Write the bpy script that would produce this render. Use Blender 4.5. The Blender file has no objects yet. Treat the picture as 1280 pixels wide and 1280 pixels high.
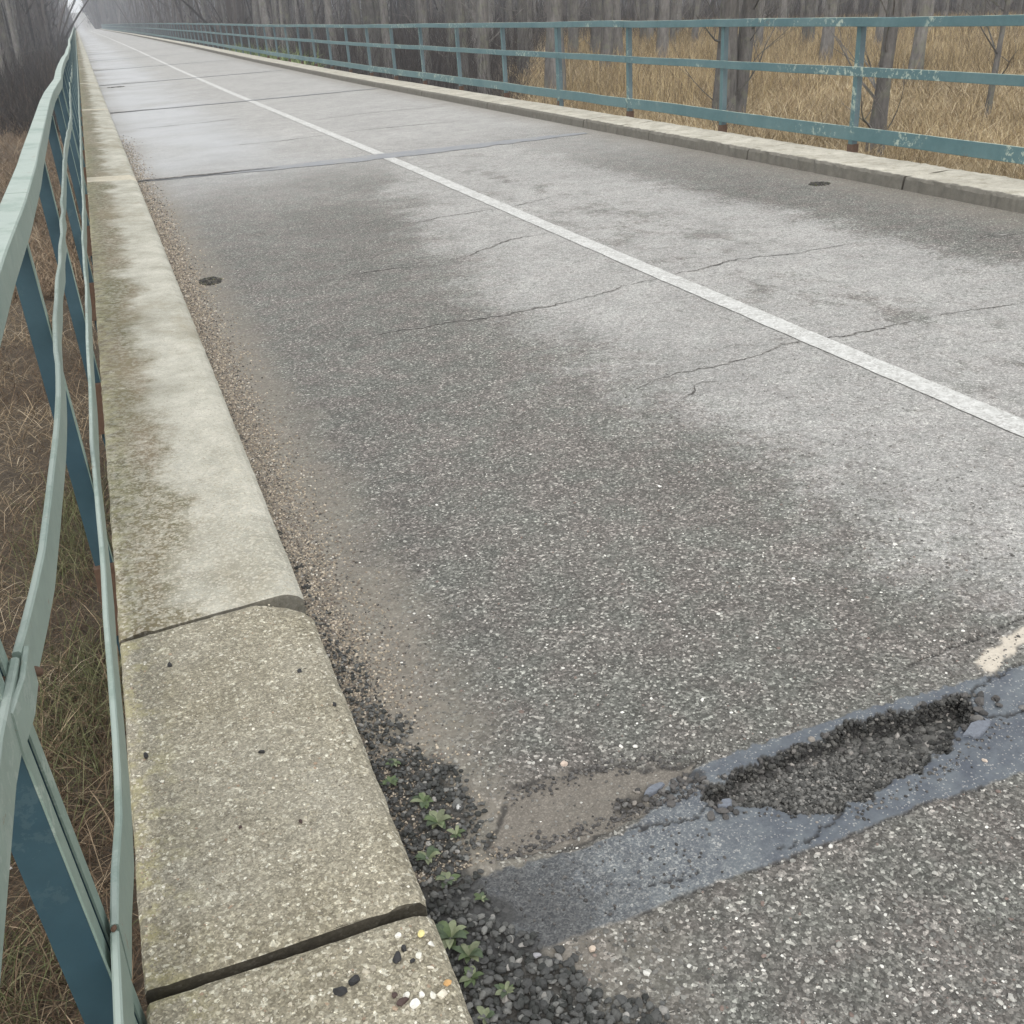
import bpy, math, random
import numpy as np
from mathutils import Matrix, Vector, noise as mn

rng = np.random.default_rng(7)
random.seed(7)
C = bpy.context.scene.collection
SC = bpy.context.scene

# ------------------------------------------------------------------ camera, sky, sun, exposure
cam_d = bpy.data.cameras.new('camera'); cam = bpy.data.objects.new('camera', cam_d); C.objects.link(cam)
cam_d.sensor_width = 36; cam_d.lens = 36.0; cam_d.clip_start = 0.05; cam_d.clip_end = 5000
rx = Vector((0.93307194, 0.16861904, -0.31771743)); fy = Vector((-0.35934353, 0.39824494, -0.84396279)); uz = Vector((-0.01577883, 0.90164771, 0.43218334))
m3 = Matrix((rx, fy, uz))
M4 = m3.to_4x4(); M4.translation = Vector((0, 0, 1.57)); cam.matrix_world = M4
SC.camera = cam

SUN_EL, SUN_AZ = math.radians(48), math.radians(200)
world = bpy.data.worlds.new('World'); SC.world = world; world.use_nodes = True
wn = world.node_tree; wn.nodes.clear()
sky = wn.nodes.new('ShaderNodeTexSky'); sky.sky_type = 'NISHITA'; sky.sun_disc = False
sky.sun_elevation = SUN_EL; sky.sun_rotation = SUN_AZ; sky.dust_density = 4.0; sky.air_density = 1.0; sky.ozone_density = 1.0
hs = wn.nodes.new('ShaderNodeHueSaturation'); hs.inputs['Saturation'].default_value = 0.30
wmix = wn.nodes.new('ShaderNodeMix'); wmix.data_type = 'RGBA'; wmix.inputs[0].default_value = 0.55
bg = wn.nodes.new('ShaderNodeBackground'); bg.inputs['Strength'].default_value = 0.15
wo = wn.nodes.new('ShaderNodeOutputWorld')
wn.links.new(sky.outputs[0], hs.inputs['Color']); wn.links.new(hs.outputs[0], wmix.inputs[6])
wmix.inputs[7].default_value = (9.5, 9.65, 9.5, 1)      # even cloud cover
wn.links.new(wmix.outputs[2], bg.inputs[0]); wn.links.new(bg.outputs[0], wo.inputs[0])

sun_d = bpy.data.lights.new('sun', 'SUN'); sun_d.energy = 0.9; sun_d.angle = math.radians(25); sun_d.color = (1.0, 0.96, 0.9)
sun = bpy.data.objects.new('sun', sun_d); C.objects.link(sun)
sd = Vector((math.cos(SUN_EL) * math.sin(SUN_AZ), math.cos(SUN_EL) * math.cos(SUN_AZ), math.sin(SUN_EL)))
sun.rotation_euler = sd.to_track_quat('Z', 'Y').to_euler(); sun.location = (0, -10, 30)
SC.view_settings.view_transform = 'Standard'; SC.view_settings.look = 'None'; SC.view_settings.gamma = 1
SC.view_settings.exposure = 0.32
SC.render.engine = 'CYCLES'
SC.cycles.use_denoising = True
SC.cycles.max_bounces = 6; SC.cycles.volume_bounces = 1
SC.cycles.volume_step_rate = 5

# ------------------------------------------------------------------ helpers
TILT = 0.05
def prof(y):
    return np.interp(y, [-50, 27, 42, 67, 100, 149, 220, 277, 330, 345, 365, 385, 405, 430, 900],
                     [0, 0, .05, .2, .34, .52, .72, .85, 1.1, 1.35, 2.3, 3.8, 5.4, 6.6, 6.6])
def deck(x, y): return TILT * x + prof(y)

def link(name, me, mat=None, parent=None, **props):
    o = bpy.data.objects.new(name, me); C.objects.link(o)
    if me is not None and mat is not None and len(me.materials) == 0: me.materials.append(mat)
    if parent is not None: o.parent = parent
    for k, v in props.items(): o[k] = v
    return o
def empty(name, loc=(0, 0, 0), **props):
    o = bpy.data.objects.new(name, None); C.objects.link(o); o.location = loc; o.empty_display_size = .1
    for k, v in props.items(): o[k] = v
    return o
def mesh_np(name, V, F, smooth=False, cols=None, cname='tint', attrs=None):
    """V (n,3), F (m,k) all the same k or list of arrays; cols per vertex (n,3)"""
    me = bpy.data.meshes.new(name)
    Fs = F if isinstance(F, list) else [F]
    Fs = [np.asarray(f) for f in Fs if len(f)]
    V = np.asarray(V, dtype=np.float32)
    me.vertices.add(len(V)); me.vertices.foreach_set('co', V.ravel())
    nl = sum(f.size for f in Fs); npoly = sum(len(f) for f in Fs)
    me.loops.add(nl); me.polygons.add(npoly)
    li = np.concatenate([f.ravel() for f in Fs]).astype(np.int32)
    tot = np.concatenate([np.full(len(f), f.shape[1], dtype=np.int32) for f in Fs])
    st = np.concatenate([[0], np.cumsum(tot)[:-1]]).astype(np.int32)
    me.loops.foreach_set('vertex_index', li); me.polygons.foreach_set('loop_start', st)
    me.polygons.foreach_set('loop_total', tot)
    me.polygons.foreach_set('use_smooth', np.full(npoly, bool(smooth)))
    for nm, cc in ([(cname, cols)] if cols is not None else []) + list((attrs or {}).items()):
        a = me.color_attributes.new(nm, 'FLOAT_COLOR', 'POINT')
        c4 = np.ones((len(V), 4), dtype=np.float32); c4[:, :3] = cc; a.data.foreach_set('color', c4.ravel())
    me.update(); me.validate()
    return me
def grid_faces(nu, nv):
    i = np.arange(nu - 1)[:, None] * nv + np.arange(nv - 1)[None, :]
    return np.stack([i, i + nv, i + nv + 1, i + 1], -1).reshape(-1, 4)
def sweep(sections, closed_ring=True, caps=True):
    """sections (n,k,3) -> V,F list"""
    S = np.asarray(sections, float); n, k, _ = S.shape
    V = S.reshape(-1, 3); F = []
    kk = k if closed_ring else k - 1
    for i in range(n - 1):
        for j in range(kk):
            a = i * k + j; b = i * k + (j + 1) % k
            F.append((a, b, b + k, a + k))
    Fs = [np.array(F)]
    if caps and closed_ring:
        Fs.append(np.array([list(range(k))[::-1]])); Fs.append(np.array([[(n - 1) * k + j for j in range(k)]]))
    return V, Fs
def join(parts):
    Vs, Qs, Ts, Cs, off = [], [], [], [], 0
    for p in parts:
        V, F = p[0], p[1]; Vs.append(V)
        for f in (F if isinstance(F, list) else [F]):
            f = np.asarray(f)
            if len(f): (Qs if f.shape[1] == 4 else Ts).append(f + off)
        if len(p) > 2: Cs.append(p[2])
        off += len(V)
    out = []
    if Qs: out.append(np.concatenate(Qs))
    if Ts: out.append(np.concatenate(Ts))
    return np.concatenate(Vs), out, (np.concatenate(Cs) if Cs else None)

# value noise in numpy, several octaves
_perm = rng.random((256, 256))
def vnoise(x, y):
    xi = np.floor(x).astype(int); yi = np.floor(y).astype(int); fx = x - xi; fy_ = y - yi
    fx = fx * fx * (3 - 2 * fx); fy_ = fy_ * fy_ * (3 - 2 * fy_)
    g = lambda a, b: _perm[a & 255, b & 255]
    return (g(xi, yi) * (1 - fx) + g(xi + 1, yi) * fx) * (1 - fy_) + (g(xi, yi + 1) * (1 - fx) + g(xi + 1, yi + 1) * fx) * fy_
def fbm(x, y, o=4, s=1.0):
    t = 0; a = .5; n = 0
    for i in range(o):
        t = t + a * vnoise(x * s + 17.3 * i, y * s + 5.7 * i); n += a; a *= .55; s *= 2.03
    return t / n

# ------------------------------------------------------------------ materials
class NT:
    def __init__(self, name):
        self.m = bpy.data.materials.new(name); self.m.use_nodes = True
        self.t = self.m.node_tree; self.t.nodes.clear()
        self.out = self.n('ShaderNodeOutputMaterial'); self.b = self.n('ShaderNodeBsdfPrincipled')
        self.l(self.b.outputs[0], self.out.inputs[0])
        self.b.inputs['Roughness'].default_value = .9
        self.pos = self.n('ShaderNodeNewGeometry').outputs['Position']
    def n(self, t, **k):
        nd = self.t.nodes.new(t)
        for a, b in k.items(): setattr(nd, a, b)
        return nd
    def l(self, a, b): self.t.links.new(a, b)
    def _in(self, sock, v):
        if hasattr(v, 'is_linked') or isinstance(v, bpy.types.NodeSocket): self.l(v, sock)
        else: sock.default_value = v
    def noise(self, scale, detail=4, rough=.55, vec=None, dist=0.0):
        nd = self.n('ShaderNodeTexNoise'); nd.inputs['Scale'].default_value = scale; nd.inputs['Detail'].default_value = detail
        nd.inputs['Roughness'].default_value = rough; nd.inputs['Distortion'].default_value = dist
        self.l(vec if vec is not None else self.pos, nd.inputs['Vector']); return nd.outputs['Fac']
    def vor(self, scale, vec=None, feature='F1', rnd=1.0):
        nd = self.n('ShaderNodeTexVoronoi'); nd.feature = feature; nd.inputs['Scale'].default_value = scale
        nd.inputs['Randomness'].default_value = rnd
        self.l(vec if vec is not None else self.pos, nd.inputs['Vector']); return nd
    def scaled(self, s):
        nd = self.n('ShaderNodeMapping'); nd.inputs['Scale'].default_value = s; self.l(self.pos, nd.inputs['Vector']); return nd.outputs[0]
    def ramp(self, fac, stops, interp='LINEAR'):
        nd = self.n('ShaderNodeValToRGB'); cr = nd.color_ramp; cr.interpolation = interp
        while len(cr.elements) < len(stops): cr.elements.new(.5)
        for e, (p, c) in zip(cr.elements, stops):
            e.position = p; e.color = (c, c, c, 1) if isinstance(c, (int, float)) else (*c, 1)
        self._in(nd.inputs[0], fac); return nd.outputs[0]
    def mix(self, fac, a, b, mode='MIX'):
        nd = self.n('ShaderNodeMix', data_type='RGBA', blend_type=mode)
        self._in(nd.inputs[0], fac)
        for s, v in ((nd.inputs[6], a), (nd.inputs[7], b)):
            if isinstance(v, tuple): s.default_value = (*v, 1)
            elif isinstance(v, (int, float)): s.default_value = (v, v, v, 1)
            else: self.l(v, s)
        return nd.outputs[2]
    def math(self, op, a, b=0.0, clamp=False):
        nd = self.n('ShaderNodeMath', operation=op, use_clamp=clamp)
        self._in(nd.inputs[0], a); self._in(nd.inputs[1], b); return nd.outputs[0]
    def maprange(self, v, a, b, c=0.0, d=1.0, smooth=True):
        nd = self.n('ShaderNodeMapRange'); nd.interpolation_type = 'SMOOTHSTEP' if smooth else 'LINEAR'
        self._in(nd.inputs[0], v)
        for i, q in enumerate((a, b, c, d)): nd.inputs[i + 1].default_value = q
        return nd.outputs[0]
    def xyz(self):
        nd = self.n('ShaderNodeSeparateXYZ'); self.l(self.pos, nd.inputs[0]); return nd.outputs
    def attr(self, name, comp=None):
        nd = self.n('ShaderNodeAttribute'); nd.attribute_name = name
        if comp is None: return nd.outputs['Color']
        s = self.n('ShaderNodeSeparateColor'); self.l(nd.outputs['Color'], s.inputs[0]); return s.outputs[comp]
    def bump(self, h, strength=.5, dist=.002, prev=None):
        nd = self.n('ShaderNodeBump'); nd.inputs['Strength'].default_value = strength; nd.inputs['Distance'].default_value = dist
        self.l(h, nd.inputs['Height'])
        if prev is not None: self.l(prev, nd.inputs['Normal'])
        return nd.outputs[0]
    def set(self, color=None, rough=None, normal=None, spec=None):
        if color is not None:
            if isinstance(color, tuple): self.b.inputs['Base Color'].default_value = (*color, 1)
            else: self.l(color, self.b.inputs['Base Color'])
        if rough is not None: self._in(self.b.inputs['Roughness'], rough)
        if normal is not None: self.l(normal, self.b.inputs['Normal'])
        if spec is not None: self._in(self.b.inputs['Specular IOR Level'], spec)
        return self.m

def asphalt(name, near):
    k = NT(name); X, Y, Z = k.xyz()
    big = k.noise(.9, 5, .6); mid = k.noise(5, 5, .65); fine = k.noise(60, 3, .6)
    v1 = k.vor(145); v2 = k.vor(300)
    r1 = k.n('ShaderNodeSeparateColor'); k.l(v1.outputs['Color'], r1.inputs[0])
    r2 = k.n('ShaderNodeSeparateColor'); k.l(v2.outputs['Color'], r2.inputs[0])
    # worn, pale areas: the lane either side of the centre line
    xn = k.math('ADD', X, k.math('MULTIPLY', k.math('SUBTRACT', k.noise(1.3, 6, .7), .5), 1.7))
    ys = k.maprange(Y, 5, 14, 0, .95)
    grain = k.math('MULTIPLY', k.math('SUBTRACT', k.noise(38, 4, .75), .5), 1.5)
    xn = k.math('ADD', xn, grain)
    lo = k.maprange(k.math('SUBTRACT', xn, ys), 1.70, 2.42)
    hi = k.maprange(k.math('SUBTRACT', xn, k.math('MULTIPLY', k.maprange(Y, 6, 20), .0)), 4.5, 4.95, 1, 0)
    pale = k.math('MULTIPLY', lo, hi)
    # dark scabs inside the pale band
    scab = k.maprange(k.noise(2.1, 8, .82, vec=k.scaled((1.2, .8, 1))), .50, .62)
    nearl = k.maprange(k.math('ABSOLUTE', k.math('SUBTRACT', X, 3.55)), .1, .95, 1, .05)
    pale = k.math('MULTIPLY', pale, k.math('SUBTRACT', 1.0, k.math('MULTIPLY', k.math('MULTIPLY', scab, nearl), .8)))
    pale = k.math('MULTIPLY', pale, k.maprange(k.noise(26, 4, .7), .28, .52, .35, .92))
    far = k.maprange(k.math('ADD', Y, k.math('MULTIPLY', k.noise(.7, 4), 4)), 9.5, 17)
    pale = k.math('MAXIMUM', pale, k.math('MULTIPLY', far, .95))  # far road: bright sky reflection painted in as a paler base colour
    base_d = k.ramp(r1.outputs[0], [(0, (.072, .069, .063)), (.4, (.108, .104, .096)), (.68, (.152, .147, .136)), (.86, (.215, .208, .192)), (.95, (.31, .30, .278)), (1, (.48, .465, .43))])
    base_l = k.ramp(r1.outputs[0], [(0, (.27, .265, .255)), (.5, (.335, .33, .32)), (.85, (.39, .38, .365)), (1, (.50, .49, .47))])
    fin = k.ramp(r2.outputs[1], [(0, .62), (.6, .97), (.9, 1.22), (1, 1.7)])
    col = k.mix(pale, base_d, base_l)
    col = k.mix(.75, col, fin, 'MULTIPLY')
    col = k.mix(.55, col, k.ramp(big, [(.3, .85), (.7, 1.15)]), 'MULTIPLY')
    col = k.mix(.35, col, k.ramp(mid, [(.3, .65), (.7, 1.35)]), 'MULTIPLY')
    col = k.mix(.5, col, k.ramp(fine, [(.3, .65), (.7, 1.35)]), 'MULTIPLY')
    hue = k.mix(k.ramp(k.noise(7, 3, .6), [(.38, 0), (.62, 1)]), (1.06, .98, .97), (.96, 1.02, .98))
    col = k.mix(k.math('SUBTRACT', .6, k.math('MULTIPLY', pale, .55)), col, hue, 'MULTIPLY')
    # pale brown dust towards both kerbs
    dn = k.math('ADD', X, k.math('MULTIPLY', k.math('SUBTRACT', k.noise(3, 5, .65), .5), .42))
    dust = k.math('MAXIMUM', k.maprange(dn, .46, .78, 1, 0), k.maprange(dn, 5.35, 6.0, 0, .7))
    dust = k.math('MULTIPLY', dust, k.maprange(k.noise(45, 3, .6), .3, .55, .55, 1))
    dcol = k.mix(k.noise(30, 4), (.145, .130, .108), (.275, .248, .205))
    col = k.mix(k.math('MULTIPLY', dust, .8), col, dcol)
    # damp left lane further off: smoother, with its sky reflection painted in blue-grey
    wet_sheen = k.math('MULTIPLY', k.maprange(Y, 10, 15), k.maprange(k.math('ADD', X, k.math('MULTIPLY', k.noise(.5, 4), 1.5)), 2.2, 3.4, 1, 0))
    wet_sheen = k.math('MULTIPLY', wet_sheen, k.maprange(k.noise(.35, 3), .35, .6, .45, 1))
    col = k.mix(k.math('MULTIPLY', wet_sheen, .5), col, (.40, .415, .44))
    rough = k.math('SUBTRACT', .82, k.math('MULTIPLY', wet_sheen, .34))
    bs = .8
    h = k.math('ADD', k.math('MULTIPLY', k.math('SUBTRACT', 1.0, v1.outputs['Distance']), .6), k.math('MULTIPLY', r1.outputs[0], .35))
    nrm = k.bump(h, bs, .003)
    nrm = k.bump(fine, .4, .004, nrm)
    if near:
        tar = k.attr('mask', 0); pot = k.attr('mask', 1); mud = k.attr('mask', 2)
        t2 = k.noise(14, 5, .65); t3 = k.noise(90, 3, .7)
        tcol = k.mix(k.ramp(t2, [(.35, 0), (.65, 1)]), (.066, .076, .096), (.118, .134, .15))
        # the seal fades to grit-dusted grey at its kerb end and over its pale middle stretch
        wear = k.math('MULTIPLY', k.maprange(X, 1.15, .75), k.maprange(t3, .42, .6, .35, 1))
        tcol = k.mix(k.math('MULTIPLY', wear, .8), tcol, k.mix(k.math('POWER', r2.outputs[0], 2.0), (.11, .12, .125), (.36, .37, .36)))
        tcol = k.mix(k.math('MULTIPLY', k.maprange(r2.outputs[2], .93, .95), .5), tcol, (.42, .41, .39))
        blk = k.math('MULTIPLY', k.maprange(k.math('ADD', X, k.math('MULTIPLY', t2, .5)), 1.08, .78), k.maprange(t2, .3, .45))
        tcol = k.mix(k.math('MULTIPLY', blk, .85), tcol, k.mix(r2.outputs[0], (.018, .018, .020), (.085, .085, .085)))
        tcol = k.mix(.4, tcol, k.ramp(t3, [(.3, .7), (.7, 1.3)]), 'MULTIPLY')
        mcl = k.mix(k.noise(22, 6, .75), (.10, .09, .078), (.23, .205, .175))
        mcl = k.mix(.6, mcl, k.ramp(r2.outputs[0], [(0, .65), (.7, 1), (1, 1.7)]), 'MULTIPLY')
        col = k.mix(mud, col, mcl)
        col = k.mix(tar, col, tcol)
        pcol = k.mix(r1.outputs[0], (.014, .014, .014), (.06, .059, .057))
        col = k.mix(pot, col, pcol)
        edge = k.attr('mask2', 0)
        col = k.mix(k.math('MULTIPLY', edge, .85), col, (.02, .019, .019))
        sand = k.attr('mask2', 1)
        col = k.mix(sand, col, k.mix(k.noise(70, 3), (.42, .37, .31), (.6, .55, .47)))
        rough = k.math('SUBTRACT', rough, k.math('MULTIPLY', tar, .27))
        st = k.n('ShaderNodeMix', data_type='VECTOR'); 
        k.l(tar, st.inputs[0]); k.l(nrm, st.inputs[4])
        k.l(k.bump(t3, .22, .003), st.inputs[5]); nrm = st.outputs[1]
    return k.set(col, rough, nrm, .4)

def concrete(name, kind):
    """kind 'pebbly' (exposed aggregate), 'mossy' (pale with a moss band on the rail side), 'right', 'mortar'"""
    k = NT(name); X, Y, Z = k.xyz()
    v1 = k.vor(135); s1 = k.n('ShaderNodeSeparateColor'); k.l(v1.outputs['Color'], s1.inputs[0])
    v2 = k.vor(300); s2 = k.n('ShaderNodeSeparateColor'); k.l(v2.outputs['Color'], s2.inputs[0])
    big = k.noise(3.2, 6, .62); mid = k.noise(16, 5, .7); fine = k.noise(140, 3, .6)
    if kind == 'pebbly':
        col = k.ramp(s1.outputs[0], [(0, (.215, .192, .142)), (.5, (.275, .248, .185)), (.8, (.34, .31, .235)), (.93, (.44, .41, .325)), (1, (.60, .57, .47))])
        gr = k.ramp(s2.outputs[0], [(0, .6), (.6, 1), (.92, 1.35), (1, 1.9)])
        col = k.mix(.8, col, gr, 'MULTIPLY')
        col = k.mix(.6, col, k.ramp(big, [(.3, .76), (.7, 1.24)]), 'MULTIPLY')
        col = k.mix(k.ramp(k.noise(1.6, 3), [(.4, 0), (.65, .45)]), col, k.mix(s2.outputs[0], (.24, .23, .20), (.42, .41, .38)))
        col = k.mix(.5, col, k.ramp(mid, [(.3, .7), (.7, 1.25)]), 'MULTIPLY')
        ye = k.math('MULTIPLY', k.maprange(X, -.02, -.15), k.maprange(mid, .45, .62))
        col = k.mix(k.math('MULTIPLY', ye, .45), col, (.33, .30, .13))
    else:
        base = {'mossy': ((.31, .30, .25), (.50, .485, .425)), 'right': ((.34, .32, .27), (.50, .475, .41)), 'mortar': ((.42, .38, .30), (.54, .50, .41))}[kind]
        col = k.mix(k.ramp(big, [(.32, 0), (.66, 1)]), *base)
        col = k.mix(.45, col, k.ramp(mid, [(.3, .7), (.7, 1.3)]), 'MULTIPLY')
        col = k.mix(.35, col, k.ramp(s2.outputs[0], [(0, .7), (.6, 1), (1, 1.5)]), 'MULTIPLY')
        if kind == 'mossy':
            stretch = k.noise(2.1, 5, .65, vec=k.scaled((3, .6, 1)))
            band = k.math('ADD', X, k.math('MULTIPLY', k.math('SUBTRACT', k.noise(2.0, 6, .7, vec=k.scaled((1, 1.1, 1))), .5), .62))
            moss = k.maprange(band, -.02, .12, 1, 0)
            moss = k.math('MULTIPLY', moss, k.maprange(k.noise(38, 5, .8), .42, .54, .45, 1))
            mcol = k.mix(k.ramp(stretch, [(.35, 0), (.65, 1)]), (.085, .080, .030), (.165, .125, .075))
            col = k.mix(k.math('MULTIPLY', moss, .86), col, mcol)
            y2 = k.math('MULTIPLY', k.maprange(X, -.05, -.15), k.maprange(mid, .40, .60))
            col = k.mix(k.math('MULTIPLY', y2, .45), col, (.40, .38, .22))
            dk = k.maprange(k.noise(1.1, 5, .7, vec=k.scaled((1, .45, 1))), .50, .66)
            col = k.mix(k.math('MULTIPLY', dk, .5), col, (.21, .18, .115))
            ag = k.math('MULTIPLY', k.maprange(Y, 5.5, 2.6), k.maprange(s1.outputs[0], .62, .70))
            col = k.mix(k.math('MULTIPLY', ag, .5), col, k.mix(s1.outputs[1], (.40, .36, .28), (.68, .64, .55)))
            pit = k.math('MULTIPLY', k.maprange(k.noise(90, 4, .75), .56, .64), .55)
            col = k.mix(pit, col, (.20, .175, .13))
            lich = k.maprange(k.noise(9, 5, .75), .60, .68)
            col = k.mix(k.math('MULTIPLY', lich, .4), col, (.60, .58, .50))
        if kind == 'right':
            lich = k.maprange(k.noise(7, 7, .8), .50, .62)
            col = k.mix(k.math('MULTIPLY', lich, .55), col, (.24, .22, .165))
            # the kerb face below the edge: dirt, moss and shade painted dark together
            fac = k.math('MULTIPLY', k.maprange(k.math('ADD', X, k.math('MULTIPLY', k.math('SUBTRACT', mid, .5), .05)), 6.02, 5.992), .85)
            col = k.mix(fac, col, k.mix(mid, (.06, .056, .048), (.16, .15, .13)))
    ny = k.n('ShaderNodeSeparateXYZ'); gn = k.n('ShaderNodeNewGeometry'); k.l(gn.outputs['True Normal'], ny.inputs[0])
    endf = k.maprange(k.math('ABSOLUTE', ny.outputs[1]), .55, .85)   # slab end faces in the joints, darkened
    col = k.mix(k.math('MULTIPLY', endf, .9 if kind == 'pebbly' else .65), col, k.mix(mid, (.022, .02, .016), (.07, .06, .045)))
    h = k.math('ADD', k.math('MULTIPLY', k.math('SUBTRACT', 1.0, v1.outputs['Distance']), .7), k.math('MULTIPLY', fine, .5))
    nrm = k.bump(h, .55 if kind == 'pebbly' else .4, .002)
    nrm = k.bump(mid, .35, .006, nrm)
    return k.set(col, .92, nrm, .25)

def paint(name, c0, c1, chip=.5, rust=.0, pale=(.62, .66, .60)):
    k = NT(name)
    big = k.noise(2.2, 5, .6); mid = k.noise(24, 5, .7); f = k.noise(160, 2)
    col = k.mix(k.ramp(big, [(.35, 0), (.65, 1)]), c0, c1)
    col = k.mix(.25, col, k.ramp(mid, [(.3, .7), (.7, 1.3)]), 'MULTIPLY')
    nz = k.n('ShaderNodeSeparateXYZ'); gn = k.n('ShaderNodeNewGeometry'); k.l(gn.outputs['Normal'], nz.inputs[0])
    topf = k.math('MULTIPLY', k.maprange(nz.outputs[2], .5, .9), k.maprange(k.noise(3.5, 6, .75), .40, .52))
    col = k.mix(k.math('MULTIPLY', topf, min(1.0, chip * 1.5)), col, pale)
    ch = k.math('MULTIPLY', k.maprange(k.noise(16, 6, .75), .54, .58), k.maprange(k.noise(1.3, 3), .53, .60))
    col = k.mix(k.math('MULTIPLY', ch, chip), col, pale)
    ru = k.maprange(k.noise(9, 7, .78, dist=.4), .62, .67)
    col = k.mix(k.math('MULTIPLY', ru, rust), col, k.mix(mid, (.10, .045, .02), (.30, .15, .07)))
    return k.set(col, .55, k.bump(mid, .25, .002), .4)

def tinted(name, rough=.9, spec=.3, bumpy=False, var=.25, sc=80):
    k = NT(name); col = k.attr('tint')
    col = k.mix(var, col, k.ramp(k.noise(sc, 3, .6), [(.3, .45), (.7, 1.55)]), 'MULTIPLY')
    return k.set(col, rough, k.bump(k.noise(sc * 3, 3), .5, .002) if bumpy else None, spec)

M = {}
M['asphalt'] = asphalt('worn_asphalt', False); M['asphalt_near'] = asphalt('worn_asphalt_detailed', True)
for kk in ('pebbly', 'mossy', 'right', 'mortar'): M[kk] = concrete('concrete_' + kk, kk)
M['rail_left'] = paint('faded_green_paint', (.20, .265, .235), (.255, .315, .275), .32, .5, (.40, .45, .42))
M['post_left'] = paint('dark_teal_paint', (.022, .055, .075), (.035, .075, .095), .06, .10, (.3, .38, .36))
M['post_edge'] = paint('green_grey_paint', (.17, .235, .205), (.22, .285, .245), .2, .2)
M['rail_right'] = paint('teal_paint', (.075, .150, .165), (.110, .19, .20), .75, .30, (.46, .52, .43))
M['post_right'] = paint('teal_post_paint', (.075, .12, .14), (.12, .165, .18), .15, .25, (.3, .35, .33))
M['rust'] = NT('rusty_steel'); _k = M['rust']; M['rust'] = _k.set(_k.mix(_k.noise(40, 5, .7), (.045, .028, .02), (.17, .10, .065)), .9)
M['stone'] = tinted('loose_stone', .75, .4, True, .3, 120)
M['grass'] = tinted('dry_grass_blade', .85, .2, False, .15, 20)
M['leaf'] = tinted('weed_leaf', .6, .4, False, .3, 200)
def bark():
    k = NT('grey_bark'); oi = k.n('ShaderNodeObjectInfo').outputs['Random']
    g = k.noise(1.6, 6, .65, vec=k.scaled((3.0, 3.0, .8))); f = k.noise(14, 6, .7, vec=k.scaled((1.4, 1.4, .35)))
    c = k.mix(k.ramp(g, [(.3, 0), (.7, 1)]), (.085, .079, .075), (.185, .176, .168))
    c = k.mix(.75, c, k.ramp(f, [(.3, .45), (.7, 1.5)]), 'MULTIPLY')
    c = k.mix(.8, c, k.ramp(oi, [(0, .55), (1, 1.35)]), 'MULTIPLY')
    # green-grey lichen low on the stem
    li = k.math('MULTIPLY', k.maprange(k.noise(3.5, 5, .7), .52, .62), .35)
    c = k.mix(li, c, (.17, .18, .12))
    return k.set(c, .95, k.bump(f, .8, .03))
M['bark'] = bark()
def white_paint():
    k = NT('worn_white_line'); v = k.vor(115); s = k.n('ShaderNodeSeparateColor'); k.l(v.outputs['Color'], s.inputs[0])
    n1 = k.noise(9, 6, .75)
    thr = k.math('ADD', k.math('MULTIPLY', n1, .75), k.math('MULTIPLY', s.outputs[0], .25))
    w = k.maprange(thr, .40, .50)
    c = k.mix(w, (.36, .355, .34), k.mix(k.ramp(k.noise(30, 5, .75), [(.3, 0), (.65, 1)]), (.38, .38, .365), (.60, .60, .585)))
    h = k.math('SUBTRACT', 1.0, v.outputs['Distance'])
    return k.set(c, .75, k.bump(h, .5, .002))
M['white'] = white_paint()
def tar_mat():
    k = NT('tar_seal'); n = k.noise(6, 6, .7); X, Y, Z = k.xyz()
    c = k.mix(n, (.15, .16, .185), (.26, .27, .285))
    # grit lies over much of the seal
    c = k.mix(k.maprange(k.noise(5, 6, .8), .46, .66, .15, .85), c, (.27, .265, .255))
    return k.set(c, .6, k.bump(k.noise(60, 3), .3, .003))
M['tar'] = tar_mat()
_k = NT('crack_shadow_grit'); M['crack'] = _k.set(_k.mix(_k.maprange(_k.noise(24, 5, .75), .42, .60), (.06, .056, .052), (.26, .25, .235)), .95)
def soil():
    k = NT('ground_litter'); X, Y, Z = k.xyz()
    n = k.noise(1.2, 7, .7); f = k.noise(30, 6, .75)
    gold = k.mix(n, (.17, .125, .065), (.29, .225, .125)); brown = k.mix(n, (.050, .038, .027), (.12, .092, .062))
    grey = k.mix(n, (.035, .030, .027), (.065, .056, .050))
    right = k.mix(k.maprange(k.math('DIVIDE', X, k.math('MAXIMUM', Y, 1.0)), .34, .44), grey, gold)
    c = k.mix(k.maprange(X, -.1, 3), brown, right)
    c = k.mix(k.maprange(Y, 70, 130), c, grey)
    c = k.mix(.8, c, k.ramp(f, [(.3, .4), (.7, 1.6)]), 'MULTIPLY')
    return k.set(c, .97, k.bump(f, .9, .03))
M['soil'] = soil()

# ------------------------------------------------------------------ ground
def gz(x, y):
    side = np.interp(x, [-4, -.3, 6.2, 6.9, 12, 40], [-1.50, -1.50, -.62, -.42, -.38, .75])
    far = np.interp(y, [-500, 335, 410, 440, 900], [0, 0, 1, 1, 1])
    far = far * far * (3 - 2 * far)
    return side * (1 - far) + (6.35 + .05 * np.clip(x, -30, 30)) * far
gx = np.unique(np.concatenate([np.linspace(-700, -30, 24), np.linspace(-30, -6, 18), np.linspace(-6, 20, 70), np.linspace(20, 60, 30), np.linspace(60, 700, 28)]))
gy = np.unique(np.concatenate([np.linspace(-300, -6, 14), np.linspace(-6, 40, 100), np.linspace(40, 330, 50), np.linspace(330, 450, 60), np.linspace(450, 900, 12)]))
GX, GY = np.meshgrid(gx, gy, indexing='ij')
GZ = gz(GX, GY)
amp = np.where(GX < 0, .10, .07)
inner = np.clip((np.abs(GX - 3.1) - 3.6) / 1.0, 0, 1)
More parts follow.
